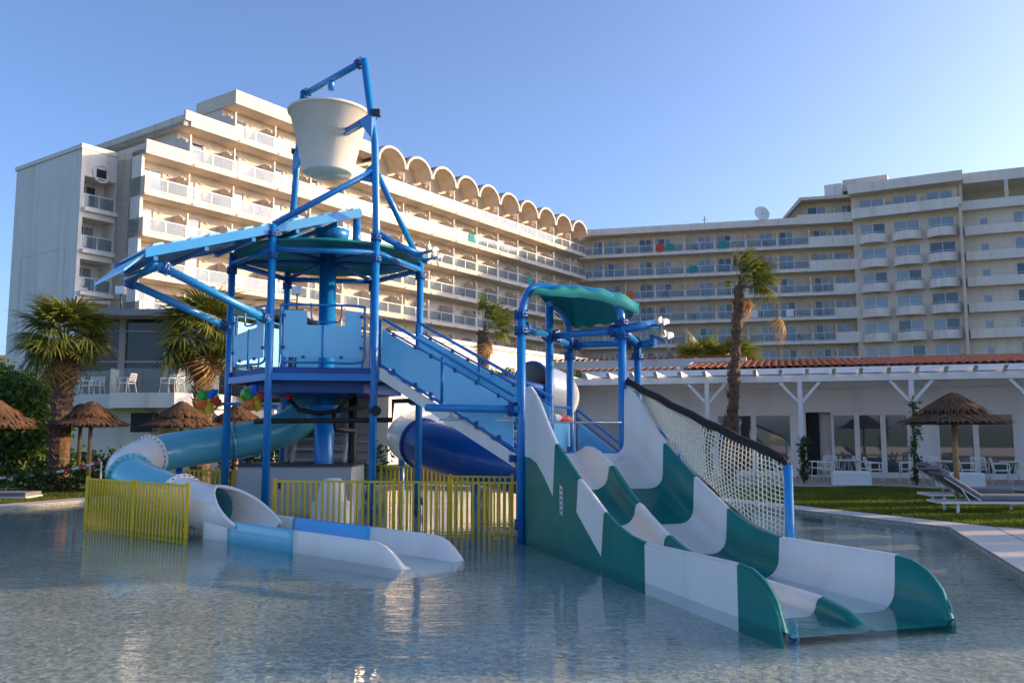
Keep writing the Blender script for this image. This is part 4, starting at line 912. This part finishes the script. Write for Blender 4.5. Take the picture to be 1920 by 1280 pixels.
# ================================================================== AQUA TUBE SLIDE on the left
tube = thing('tube_slide', 'aqua and white closed tube slide curling round to a flat run-out', 'water slide', (-6, 17, 0))
d2 = Vector((.747, -.665, 0)).normalized(); p2 = Vector((-d2.y, d2.x, 0)); E0 = Vector((-5.2, 15.07, 0))
TP = spline([(-4.6, 20.5, 2.6), (-5.1, 20.05, 1.95), (-5.9, 19.6, 1.62), (-6.7, 19.2, 1.47), (-7.4, 18.6, 1.34), (-7.75, 17.75, 1.16), (-7.55, 16.95, .95), (-6.9, 16.35, .74), (-6.05, 15.78, .55), (E0.x, E0.y, .42)], 8)
def sweep(P, r, a, b, m_, parent, name='tube_section', n=28): return MB().tube(P[a:b+1], r, n, False).build(name, m_, parent)
def joint(P, k, r, m_, parent):
    t = (P[min(k+1, len(P)-1)]-P[max(k-1, 0)]).normalized(); mb = MB().tube([P[k]-t*.03, P[k]-t*.028, P[k]+t*.028, P[k]+t*.03], [r, r+.055, r+.055, r], 28, False)
    o = mb.build('flange', m_, parent); a = t.cross(up).normalized(); b = a.cross(t); bl = MB()
    for j in range(24): q = P[k]+(a*math.cos(j*.2618)+b*math.sin(j*.2618))*(r+.03); bl.tube([q-t*.05, q+t*.05], .013, 5)
    tag(bl.build('bolts', 'dark_steel', o), kind='stuff')
TRD = .40
for a, b, mt in ((0, 20, 'tube_aqua'), (20, 36, 'tube_aqua'), (36, 50, 'tube_white'), (50, 64, 'tube_aqua'), (64, len(TP)-1, 'tube_white')): sweep(TP, TRD, a, b, mt, tube)
for k, mt in ((20, 'tube_aqua'), (36, 'tube_white'), (50, 'tube_aqua'), (64, 'tube_white')): joint(TP, k, TRD, mt, tube)
# the exit: tube opening cut on the slant, outer and inner shells and a rounded rim
rings_o, rings_i, rim1, rim2 = [], [], [], []
for k in range(15):
    q = k/14*1.45; half = math.pi*(1-.0*q) if q < .12 else math.pi-(math.pi-1.15)*((q-.12)/1.33)**.8
    c = E0+d2*q+up*.42; ro, ri = [], []
    for j in range(25):
        a = -math.pi/2-half*.999+2*half*.999*j/24
        wx = 1+.14*q/1.45
        ro.append(c+p2*math.cos(a)*.42*wx+up*math.sin(a)*.42); ri.append(c+p2*math.cos(a)*.375*wx+up*(math.sin(a)*.375))
    rings_o.append(ro); rings_i.append(ri); rim1.append((ro[0]+ri[0])/2); rim2.append((ro[-1]+ri[-1])/2)
MB().loft(rings_o, False, False).loft(rings_i, False, False).tube(rim1, .03, 8).tube(rim2, .03, 8).build('exit_hood', 'tube_white', tube)
MB().loft([[TP[-1]+(p2*math.cos(a)+up*math.sin(a))*r_+d2*dd for a in [2*math.pi*j/28 for j in range(28)]] for r_, dd in ((.38, -.9), (.375, 0.02))], True, False).build('tube_lining', 'tube_aqua', tube)
# run-out trough
RO = Vector((-5.08, 14.48, 0)); RWd = 1.05; RLn = 4.95
def RQ(t, n_, z): return RO+d2*t+p2*n_+Vector((0, 0, z))
def rh(t, n_=0): 
    h0 = .32-.03*t/4.9
    return h0*(1-max(0, (t-4.35)/.6)**2.2)
for n_, segs in ((0, ((-.05, .72, 'slide_white'), (.72, 2.55, 'tube_aqua'), (2.55, RLn, 'slide_white'))), (RWd, ((.35, .95, 'slide_white'), (.95, 3.0, 'sky_blue'), (3.0, RLn, 'slide_white')))):
    for a, b, mt in segs:
        k = 14; r_ = []
        for i in range(k+1):
            t = a+(b-a)*i/k; h = max(rh(t), -.05); sg_ = 1 if n_ == 0 else -1
            r_.append([RQ(t, n_-sg_*.05, -.28), RQ(t, n_-sg_*.05, h-.02), RQ(t, n_-sg_*.03, h+.012), RQ(t, n_, h+.015), RQ(t, n_+sg_*.03, h-.005), RQ(t, n_+sg_*.06, min(h, .06)), RQ(t, n_+sg_*.16, -.012), RQ(t, n_+sg_*.16, -.28)])
        MB().loft(r_, True, True).build('trough_wall', mt, tube)
MB().prism([RQ(0, .1, -.014), RQ(RLn-.05, .1, -.03), RQ(RLn-.05, RWd-.1, -.03), RQ(0, RWd-.1, -.014)], (0, 0, -.2)).build('trough_floor', 'slide_white', tube)
for q in (Vector((-7.3, 18.9, 0)), Vector((-6.1, 19.5, 0))): MB().tube([q-up*.28, q+up*1.1], .08, 12).build('support', 'post_blue', tube)

# ================================================================== BLUE AND WHITE TUBE behind the stairs
rear = thing('tube_slide', 'large dark blue and white tube slide looping behind the stairs', 'water slide', (-1, 22, 0))
RP_ = spline([(-2.0, 20.0, 3.35), (-1.2, 20.5, 3.25), (-.4, 20.9, 3.08), (.45, 21.5, 2.9), (1.15, 22.5, 2.75), (1.0, 24, 2.5), (-.3, 25, 2.25), (-1.9, 24.9, 2.0), (-2.6, 24.2, 1.78), (-2.75, 23.0, 1.6), (-2.1, 21.8, 1.42), (-1.2, 21.1, 1.2), (-.2, 20.55, .98), (1.0, 20.1, .75)], 8)
for a, b, mt in ((24, 48, 'tube_white'), (48, 64, 'tube_white'), (64, 78, 'tube_white'), (78, len(RP_)-1, 'tube_blue')): sweep(RP_, .60, a, b, mt, rear)
for k, mt in ((24, 'tube_blue'), (48, 'tube_white'), (78, 'tube_blue')): joint(RP_, k, .60, mt, rear)
# open upper flume
rr2 = []
for k in range(0, 25):
    t = (RP_[k+1]-RP_[max(k-1, 0)]).normalized(); a = t.cross(up).normalized(); b = a.cross(t); c = RP_[k]
    rr2.append([c+a*math.cos(x)*.6*s_+b*math.sin(x)*.6*s_ for s_, rng in ((1, range(13)), (.93, range(12, -1, -1))) for x in [math.pi+math.pi*j/12 for j in rng]])
MB().loft(rr2, True, True).build('open_flume', 'tube_blue', rear)
for q in ((-3.0, 23.4, 1.1), (1.0, 23.2, 2.0), (-1, 25, 1.5), (-.9, 20.8, .5)): MB().tube([Vector((q[0], q[1], -.28)), Vector(q)], .09, 12).build('support', 'post_blue', rear)

# ================================================================== YELLOW FENCES
pale_me = MB().box(-.016, .016, -.016, .016, -.17, .80).mesh('pale', 'yellow')
def fence(pts, label, z0=-.02, h=.88, gap=.105, mids=True):
    a0 = Vector((*pts[0], 0)); f = thing('yellow_fence', label, 'fence', a0, 0, 'yellow pool fences')
    for (x0, y0), (x1, y1) in zip(pts, pts[1:]):
        a, b = Vector((x0, y0, 0)), Vector((x1, y1, 0)); L = (b-a).length; d_ = (b-a)/L; np_ = max(1, round(L/2.0)); ang = math.atan2(d_.y, d_.x)
        for i in range(np_+1): q = a+d_*(L*i/np_); MB().box(q.x-.03, q.x+.03, q.y-.03, q.y+.03, -.28, h+.03).build('post', 'yellow', f)
        for i in range(np_):
            p, q = a+d_*(L*i/np_+.03), a+d_*(L*(i+1)/np_-.03)
            for z in (h-.02, -.07): MB().bar(p+up*z, q+up*z, .04, .035).build('rail', 'yellow', f)
            k = int((q-p).length/gap)
            for j in range(1, k): c = p.lerp(q, j/k); link('pale', pale_me, f, (c.x-a0.x, c.y-a0.y, .065), (0, 0, ang))
fence([(-8.15, 16.6), (-5.42, 14.45)], 'yellow bar fence in the water before the aqua tube')
fence([(-4.35, 15.85), (.1, 15.25)], 'long yellow bar fence in front of the white spray dome')
fence([(-8.2, 20.3), (-6.15, 20.0)], 'yellow bar fence behind the aqua tube and leftmost post')
fence([(-1.25, 17.5), (.0, 17.2)], 'short yellow fence behind the long one, beside the slide')
fence([(-3.4, 22.4), (-1.3, 22.2)], 'distant yellow fence under the white and blue tube')

# ================================================================== PALMS, SHRUBS, VINES
def frond_mesh(name, seed, mt, n=22, L=1.0, pet=1.0, droop=.35):
    rn_ = random.Random(seed); mb = MB()
    mb.loft([[(0, -.035, 0), (0, .035, 0), (0, 0, -.03)], [(pet, -.015, -.06), (pet, .015, -.06), (pet, 0, -.075)]], True, False)
    c = Vector((pet, 0, -.06))
    for i in range(n):
        ph = -1.75+3.5*i/(n-1)+rn_.uniform(-.04, .04); l = L*(.72+.28*math.cos(ph*.6))*rn_.uniform(.85, 1.1); d = Vector((math.cos(ph), math.sin(ph), 0)); s_ = Vector((-d.y, d.x, 0))
        pts = []
        for t, w_ in ((.03, .012), (.45, .042), (.75, .028), (1, .003)):
            q = c+d*l*t+Vector((0, 0, .10*math.sin(math.pi*t*.7)*abs(ph)*.5-droop*l*(t**2.6)*rn_.uniform(.7, 1.4)))
            pts.append([q-s_*w_*L, q+Vector((0, 0, .018*L*(1-t))), q+s_*w_*L])
        mb.loft(pts, False, False, False)
    return mb.mesh(name, mt)
FR = [frond_mesh('frond', k, 'frond', 22, 1.0, .95, .25+.2*k) for k in range(3)]; FD = [frond_mesh('dry_frond', 9+k, 'frond_dry', 16, .9, .8, .9) for k in range(2)]
def palm(base, top, r0_, r1_, label, nf, fl, seed, wind=None, dry=8, group='fan palms', spread=1.0):
    base, top = Vector(base), Vector(top); t = thing('palm_tree', label, 'palm tree', base, 0, group); rn_ = random.Random(seed)
    rings = []; H = (top-base).length; n = int(H/.10)
    for k in range(n+1):
        q = k/n; c = base.lerp(top, q)+Vector((.02*math.sin(q*3), 0, 0)); r_ = (r0_+(r1_-r0_)*q)*(1+.10*(k % 2)+rn_.uniform(-.05, .05))
        rings.append([c+Vector((math.cos(a)*r_*rn_.uniform(.9, 1.1), math.sin(a)*r_*rn_.uniform(.9, 1.1), rn_.uniform(-.02, .02))) for a in [2*math.pi*j/12 for j in range(12)]])
    tr = MB().loft(rings, True, True, False).build('trunk', 'bark', t)
    bo = MB()
    for k in range(int(H*26)):
        q = rn_.random(); a = rn_.random()*6.283; r_ = r0_+(r1_-r0_)*q; c = base.lerp(top, q); o = Vector((math.cos(a), math.sin(a), 0)); s_ = Vector((-o.y, o.x, 0))
        bo.prism([c+o*r_*.9-s_*.07, c+o*r_*.9+s_*.07, c+o*(r_*1.12+.05)+up*.16], o*.015-up*.02)
    tag(bo.build('leaf_bases', 'bark', tr), kind='stuff')
    for i in range(nf):
        if wind is None: yaw = i*2.4+rn_.uniform(-.3, .3); pit = 1.35-1.95*(i/nf)**.9+rn_.uniform(-.12, .12)
        else: yaw = wind+rn_.gauss(0, .5); pit = 1.62-1.75*(i/nf)**.85+rn_.uniform(-.15, .15)
        s_ = fl*rn_.uniform(.85, 1.1)
        o = link('frond', FR[i % 3], t, top-base+up*rn_.uniform(-.1, .15), (rn_.uniform(-.5, .5), -pit, yaw)); o.scale = (s_, s_*(.5 if wind is not None else 1), s_)
    for i in range(dry):
        yaw = (i*2.4 if wind is None else wind+rn_.gauss(0, .5)); o = link('dry_frond', FD[i % 2], t, top-base-up*rn_.uniform(.05, .3), (rn_.uniform(-.4, .4), rn_.uniform(.85, 1.35), yaw)); o.scale = [fl*rn_.uniform(.7, 1.0)]*3
    return t
b = at(108, 880, 26); palm((b.x, 26, .0), at(122, 640, 26), .30, .27, 'left fan palm with shaggy yellow green crown beside the dark bush', 44, .88, 1, dry=16)
b = at(376, 880, 27); palm((b.x, 27, .0), at(382, 628, 27), .28, .25, 'fan palm standing behind the left chute arms and cup wheels', 44, .95, 2, dry=16)
b = gr(1366, 908, .05); palm((b.x, b.y, .0), at(1385, 536, b.y), .185, .135, 'tall slender palm with windblown crown before the shaded hotel wing', 34, .72, 3, wind=.0, dry=2)
tp = bpy.data.objects['palm_tree.002']; o = link('dry_frond', FD[0], tp, at(1440, 560, b.y)-Vector((b.x, b.y, 0)), (0, .95, .1)); o.scale = (1.0, .35, .9)
p = at(908, 648, 38); palm((p.x-.1, 38, 0), at(906, 620, 38), .26, .22, 'small windblown palm above the stairs with brown hanging fronds', 22, .85, 4, wind=.1, dry=9)
for u, sd_, tx in ((1318, 5, 'left one of two palm crowns showing above the terracotta roof'), (1368, 6, 'palm crown above terracotta roof, half hidden by the tall trunk')):
    p = at(u, 690, 52); palm((p.x, 52, 0), p, .3, .28, tx, 34, 1.25, sd_, dry=0)
def shrub(name, label, blobs, mt, size, n, cat='shrub', stem=None):
    c0 = Vector(blobs[0][0]); t = thing(name, label, cat, (c0.x, c0.y, 0)); mb = MB()
    for i, (c, r_) in enumerate(blobs): leaves(mb, c, r_, int(n*r_[0]*r_[2]), size, i+len(label))
    mb.build('foliage', mt, t); st_ = MB()
    for c, r_ in (stem or [((c0.x, c0.y), c0.z)]): st_.tube([(c[0], c[1], 0), (c[0]+.03, c[1], r_*.5), (c[0], c[1], r_)], [.06, .05, .03], 6)
    st_.build('stem', 'bark', t)
bl = []
for u, v, r_ in ((10, 790, 1.5), (55, 760, 1.4), (30, 740, 1.3), (75, 800, 1.2), (-30, 760, 1.6), (20, 850, 1.5), (80, 860, 1.2)):
    c = at(u, v, 27.5); bl.append(((c.x, c.y, c.z), (r_, r_, r_)))
shrub('feathery_bush', 'large dark green feathery bush at the left edge behind parasols', bl, 'leaf_bush', .22, 900, 'bush')
for i, (u, y_, z_) in enumerate(((130, 25, .45), (205, 25.5, .4), (255, 26, .5), (60, 24.5, .4))):
    c = at(u, 860, y_); shrub('low_shrub', ('low dark shrub at the foot of the left palm', 'low dark shrub right of the double parasol poles', 'low dark shrub in front of pavilion base wall', 'low dark shrub below the feathery bush')[i], [((c.x, y_, z_), (.8, .6, .5))], 'leaf', .14, 1500)
c = at(955, 692, 34); shrub('clipped_hedge', 'clipped green hedge before the sunlit white hall', [((c.x+k*.8, 34, 3.9), (.75, .6, .45)) for k in (-1, 0, 1, 2, 3)], 'leaf_bush', .12, 2600, 'hedge', [((c.x+k*.8, 34), 3.9) for k in (-1, 0, 1, 2, 3)])
for nm, tx, u0, u1, Yh, zh in (('dark_hedge', 'dark hedge under the tower behind pump cabinet and pipes', 440, 700, 29, 1.5), ('dark_hedge', 'dark planting behind left parasols below the pavilion', 40, 300, 30, 1.2)):
    xa, xb = at(u0, 800, Yh).x, at(u1, 800, Yh).x; k = int((xb-xa)/.9)+1; shrub(nm, tx, [((xa+(xb-xa)*j/k, Yh+.3*math.sin(j*2), zh*.55), (.75, .6, zh*.6+.12*math.sin(j*3.1))) for j in range(k+1)], 'leaf', .17, 900, 'hedge', [((xa+(xb-xa)*j/k, Yh), zh*.5) for j in range(k+1)])
vines = [(1, 'leafy climbing vine on the pergola post left of tall palm', 2.0), (2, 'leafy vine round the pergola post by the open door', 1.5), (3, 'leafy vine climbing the pergola post behind right parasol', 2.6), (0, 'leafy vine at the far left pergola post', 2.6)]
for k, tx, top_z in vines:
    q = RP(post_s[k], PY-.12); rn_ = random.Random(k); bl = []
    for j in range(9): z = .3+(top_z-.3)*j/8; bl.append(((q.x+rn_.uniform(-.1, .1), q.y-.06+rn_.uniform(-.06, .06), z), (.2+.12*(j > 5), .2, .26)))
    t = thing('climbing_vine', tx, 'vine', (q.x, q.y, 0), 0, 'vines on the pergola posts'); mb = MB()
    for j, (c, r_) in enumerate(bl): leaves(mb, c, r_, 60, .12, j+k*20, .2)
    mb.build('foliage', 'leaf', t); MB().tube([(q.x+.05*math.sin(j*2), q.y+.04*math.cos(j*2), top_z*j/8) for j in range(9)], .03, 6).build('stem', 'bark', t)
# lawn blades, where the lawn is near enough to read as grass
rn_ = random.Random(11); mb = MB(); rg = ringpts(.78, .04)
def blade(p, h):
    a = rn_.random()*6.283; d = Vector((math.cos(a), math.sin(a), 0))*.016; l = Vector((rn_.uniform(-.03, .03), rn_.uniform(-.03, .03), h)); i = len(mb.v)
    mb.v += [tuple(p-d), tuple(p+d), tuple(p+l)]; mb.face((i, i+1, i+2))
eA, eB = Vector((7.8, 15.5, 0)), Vector((3.6, 24.5, 0)); ed = (eB-eA).normalized(); en = Vector((ed.y, -ed.x, 0))
for _ in range(80000):
    p = eA+ed*rn_.uniform(-1.0, 9)+en*rn_.uniform(.8, 8.5)
    if (p-r0).dot(rin) < -5.15: p.z = .04; blade(p, rn_.uniform(.05, .10))
lA, lB = Vector((-10.6, 21.6, 0)), Vector((-15.5, 11, 0)); ld = (lB-lA).normalized(); ln = Vector((ld.y, -ld.x, 0))
for _ in range(14000):
    p = lA+ld*rn_.uniform(-3, 6)+ln*rn_.uniform(.8, 4.5); p.z = .04; blade(p, rn_.uniform(.03, .07))
tag(mb.build('lawn_grass', 'grass'), 'short mown green lawn around the pool', 'grass', kind='stuff')

# ================================================================== FURNITURE
def thatch_parasol(c, r_, zr_, label, poles=1):
    c = Vector(c); t = thing('thatched_parasol', label, 'parasol', c, 0, 'thatched parasols'); rn_ = random.Random(len(label))
    MB().tube([c, c+up*(zr_+.1)], [.065, .055], 10).build('pole', 'timber', t)
    for k, (ra, za, rb, zb) in enumerate(((r_, zr_, .35*r_, zr_+.30), (.60*r_, zr_+.27, .02, zr_+.68))):
        mb = MB(); n = 36; mb.lathe([(ra, za), (rb, zb), (max(rb-.02, 0), zb-.05), (ra-.02, za-.06)], c, n)
        for j in range(800):
            a = rn_.random()*6.283; o = Vector((math.cos(a), math.sin(a), 0)); s_ = Vector((-o.y, o.x, 0)); q = rn_.uniform(-.03, .9); p = c+o*(ra+(rb-ra)*q)+up*(za+(zb-za)*q+rn_.uniform(.004, .035))
            e = (o*(ra-rb)*.2+up*(za-zb)*.2*rn_.uniform(1.0, 1.5)+s_*rn_.uniform(-.03, .03))*rn_.uniform(.6, 1.3); mb.quad(p-s_*.025, p+s_*.025, p+e+s_*.012, p+e-s_*.012)
        mb.build('thatch_layer', 'thatch', t)
c = gr(1797, 950, .05); thatch_parasol((c.x, c.y, .04), 1.14, 1.95, 'dark thatched parasol over the grey sun loungers')
c = gr(164, 922, .05); thatch_parasol((c.x, c.y, .04), 1.03, 1.93, 'thatched parasol on golden timber pole by left palm, front one')
c2 = gr(154, 915, .05); thatch_parasol((c2.x-.15, c2.y, .04), .98, 1.92, 'thatched parasol partly hidden just behind its front neighbour')
c3 = at(340, 800, 24); thatch_parasol((c3.x, 24, .04), 1.05, 1.9, 'thatched parasol showing above the aqua tube bend')
c4 = at(10, 800, 21.5); thatch_parasol((c4.x-.25, 21.5, .04), .9, 1.86, 'thatched parasol cut by the left picture edge, lower front one'); c5 = at(-18, 780, 23.5); thatch_parasol((c5.x, 23.5, .04), 1.15, 2.0, 'thatched parasol at the left picture edge, higher rear one')
c6 = at(445, 795, 25); thatch_parasol((c6.x, 25, .04), 1.0, 1.85, 'thatched parasol glimpsed behind the leftmost blue tower posts')

def lounger_proto():
    t = thing('sun_lounger', 'x', 'sun lounger'); f = MB()
    for y in (-.32, .32): f.bar((0, y, .26), (2.0, y, .26), .05, .05)
    for x in (.02, .98, 1.97): f.bar((x, -.32, .26), (x, .32, .26), .05, .045)
    f.build('frame', 'white_paint', t, False)
    for x in (.35, 1.75):
        for y in (-.3, .3): MB().box(x-.025, x+.025, y-.025, y+.025, 0, .235).build('leg', 'white_paint', t, False)
    for y in (-.27, .27): MB().bar((.85, y, .30), (.12, y, .78), .035, .03).bar((.45, y, .56), (.62, y, .28), .025, .02).build('backrest_bar', 'white_paint', t, False)
    def pad(p, q, th, name):
        p, q = Vector(p), Vector(q); d = (q-p).normalized(); nn = Vector((-d.z, 0, d.x)); rows = []
        for s_ in (0, .02, .06, .5, .94, .98, 1):
            c = p.lerp(q, s_); e = .75 if s_ in (0, 1) else 1
            rows.append([c+nn*(th*(.5+z*.5*e))+Vector((0, y*e, 0)) for y, z in ((-.30, -.6), (-.28, -1), (.28, -1), (.30, -.6), (.30, .6), (.27, 1), (0, 1.06), (-.27, 1), (-.30, .6))])
        MB().loft(rows, True, True).build(name, 'cushion', t, False)
    pad((.82, 0, .30), (1.98, 0, .29), .12, 'seat_cushion'); pad((.02, 0, .84), (.84, 0, .31), .11, 'back_cushion'); pad((-.02, 0, .93), (.2, 0, .80), .09, 'head_pillow')
    return t
lp = lounger_proto(); used = []
c = gr(1752, 962, .05); place(lp, used, (c.x, c.y, .04), R(-2), 'grey cushioned sun lounger on white frame, nearest at right edge', 'sun loungers')
c = gr(1738, 947, .05); place(lp, used, (c.x+.02, c.y+.2, .04), R(-2), 'grey sun lounger half hidden behind the nearer one', 'sun loungers')
lw_ = thing('low_lounger', 'flat grey lounger base with white rim at the left edge', 'sun lounger', gr(10, 935, .05))
c = gr(20, 934, .05); MB().box(c.x-2, c.x+.4, c.y-.05, c.y+.7, .1, .2).build('base', 'cushion', lw_); MB().box(c.x-2.03, c.x+.43, c.y-.08, c.y+.73, .045, .1).build('rim', 'white_paint', lw_)
# barrier tape on leaning stakes
bp_ = thing('barrier_tape', 'red and white barrier tape on leaning white stakes at left', 'barrier tape', gr(12, 922, .05))
a = gr(10, 922, .05); tpz = at(24, 893, a.y)
MB().tube([a, tpz], .025, 8).build('stake', 'white_paint', bp_); e = at(190, 865, 24.5); MB().tube([Vector((e.x, e.y, .04)), e], .025, 8).build('stake', 'white_paint', bp_)
s0 = at(-30, 899, a.y); seg = [s0.lerp(tpz, k/4) for k in range(4)]+[tpz.lerp(e, k/12)-up*.08*math.sin(math.pi*k/12) for k in range(13)]
for k in range(len(seg)-1): MB().bar(seg[k], seg[k+1], .008, .07).build('tape', 'tape_red' if k % 2 else 'tape_white', bp_)

def chair_proto():
    t = thing('patio_chair', 'x', 'chair'); s = 'seat_plastic'
    MB().prism([(-.22, -.22, .44), (.22, -.22, .44), (.21, .2, .43), (-.21, .2, .43)], (0, 0, .03)).build('seat', s, t, False)
    for x in (-1, 1):
        MB().tube([(x*.25, -.24, 0), (x*.23, -.2, .45), (x*.235, -.2, .66)], .017, 6).build('leg', s, t, False)
        MB().tube([(x*.25, .3, 0), (x*.22, .2, .45), (x*.2, .3, .84)], .017, 6).build('leg', s, t, False)
        MB().tube([(x*.235, -.22, .66), (x*.24, 0, .67), (x*.21, .25, .66)], .02, 6).build('arm_rest', s, t, False)
    bk_ = MB().bar((-.2, .3, .83), (.2, .3, .83), .025, .05)
    for i in range(4): bk_.bar((-.2, .235+i*.015, .55+i*.07), (.2, .235+i*.015, .55+i*.07), .015, .035)
    bk_.build('backrest', s, t, False); return t
cp = chair_proto(); used = []
spots = [(1468, -2.6, 90, 'white chair by the glass door right of the net post'), (1532, -3.0, -80, 'leftmost white chair at the table by the open door'), (1548, -3.9, -100, 'nearest left white chair before the white block bench'), (1560, -2.2, 170, 'rear white chair at the first table, half hidden'),
         (1620, -3.0, 80, 'white chair right of the first table'), (1640, -3.8, 95, 'nearest white chair right of the first block bench'), (1702, -3.3, -90, 'white chair left of the vine covered post'), (1722, -3.9, -80, 'white chair right behind the vine covered post'), (1745, -2.4, 180, 'rear white chair near the parasol pole, left side'),
         (1815, -3.2, 90, 'white chair just right of the parasol pole'), (1838, -2.4, 160, 'rear white chair behind the second block bench'), (1878, -3.4, 85, 'rightmost white chair in front of the far glass doors')]
for u, yl, rz, tx in spots: q = RP(rs(u, 890, yl), yl, patio_z); place(cp, used, q, RA+R(rz), tx, 'white patio chairs')
def table(u, yl, tx):
    q = RP(rs(u, 880, yl), yl, patio_z); t = thing('patio_table', tx, 'table', q, 0, 'patio tables'); MB().lathe([(0, .70), (.45, .70), (.46, .715), (.45, .73), (0, .73)], q, 24).build('table_top', 'seat_plastic', t)
    for k in range(4): a = R(45+90*k); d = Vector((math.cos(a), math.sin(a), 0)); MB().tube([q+d*.36, q+d*.05+up*.7], .016, 6).build('leg', 'seat_plastic', t)
table(1588, -3.0, 'white table between chairs by the open restaurant door'); table(1768, -3.0, 'white table behind the dark thatched parasol pole'); table(1905, -3.0, 'white table at the right picture edge')
for u, wd, tx in ((1596, 1.2, 'white rounded block bench on the patio, left one'), (1800, 1.35, 'white rounded block bench behind the sun loungers')):
    q = RP(rs(u, 900, -4.75), -4.75, patio_z-.05); rows = []
    for z, k in ((0, .9), (.03, .97), (.1, 1), (.40, .985), (.46, .95), (.48, .88)):
        rows.append([q+rd*(x*wd/2*k)+rin*(y*.25*k)+up*z for x, y in ((-1, -.7), (-.94, -1), (.94, -1), (1, -.7), (1, .7), (.94, 1), (-.94, 1), (-1, .7))])
    tag(MB().loft(rows, True, True, False).build('block_bench', 'seat_plastic'), tx, 'bench')
# chairs on the pavilion terrace
pc_ = [(238, 'white chair on the pavilion balcony, left one'), (315, 'white chair on the pavilion balcony, right one'), (330, 'low white chair by the pavilion balcony corner')]
for u, tx in pc_: q = at(u, 740, 36.2); place(cp, used, (q.x, 36.2, 3.37), R(20+u), tx, 'pavilion balcony chairs')
for u, tx in ((140, 'leftmost white chair behind the pavilion glass'), (158, 'middle white chair of three behind pavilion glass'), (180, 'white chair behind pavilion glass nearest the white balcony')): q = at(u, 760, 38.2); place(cp, used, (q.x, 38.2, 3.38), R(u*2), tx, 'pavilion terrace chairs')

# ================================================================== unseen blocks added right of the frame to shade the pool
def shade_block(label, y0, y1, ztop, zlow, gap):       # added light blocker, raised on columns so low sun passes below in stripes
    t = thing('added_shade_block', label, 'building', (26, y0, 0)); MB().box(26, 28.2, y0, y1, zlow, ztop).build('wall', 'plaster_white', t); MB().box(25.8, 28.5, y0-.15, y1+.15, ztop, ztop+.3).build('roof', 'tile', t)
    y = y0
    while y < y1: MB().box(26.2, 27.0, y, min(y+gap*.55, y1), 0, zlow).build('column', 'plaster_white', t); y += gap
shade_block('unseen white block on columns added to shade the pool, nearest, outside the picture', 11.9, 16.5, 7.2, 6.0, 1.3)
shade_block('taller unseen white block on columns added to shade the pool, outside the picture', 16.7, 22.0, 9.1, 6.0, 1.5)
shade_block('tallest unseen white block on columns added to shade the tower, beside the restaurant, outside the picture', 22.5, 26.6, 10.8, 6.0, 1.9)
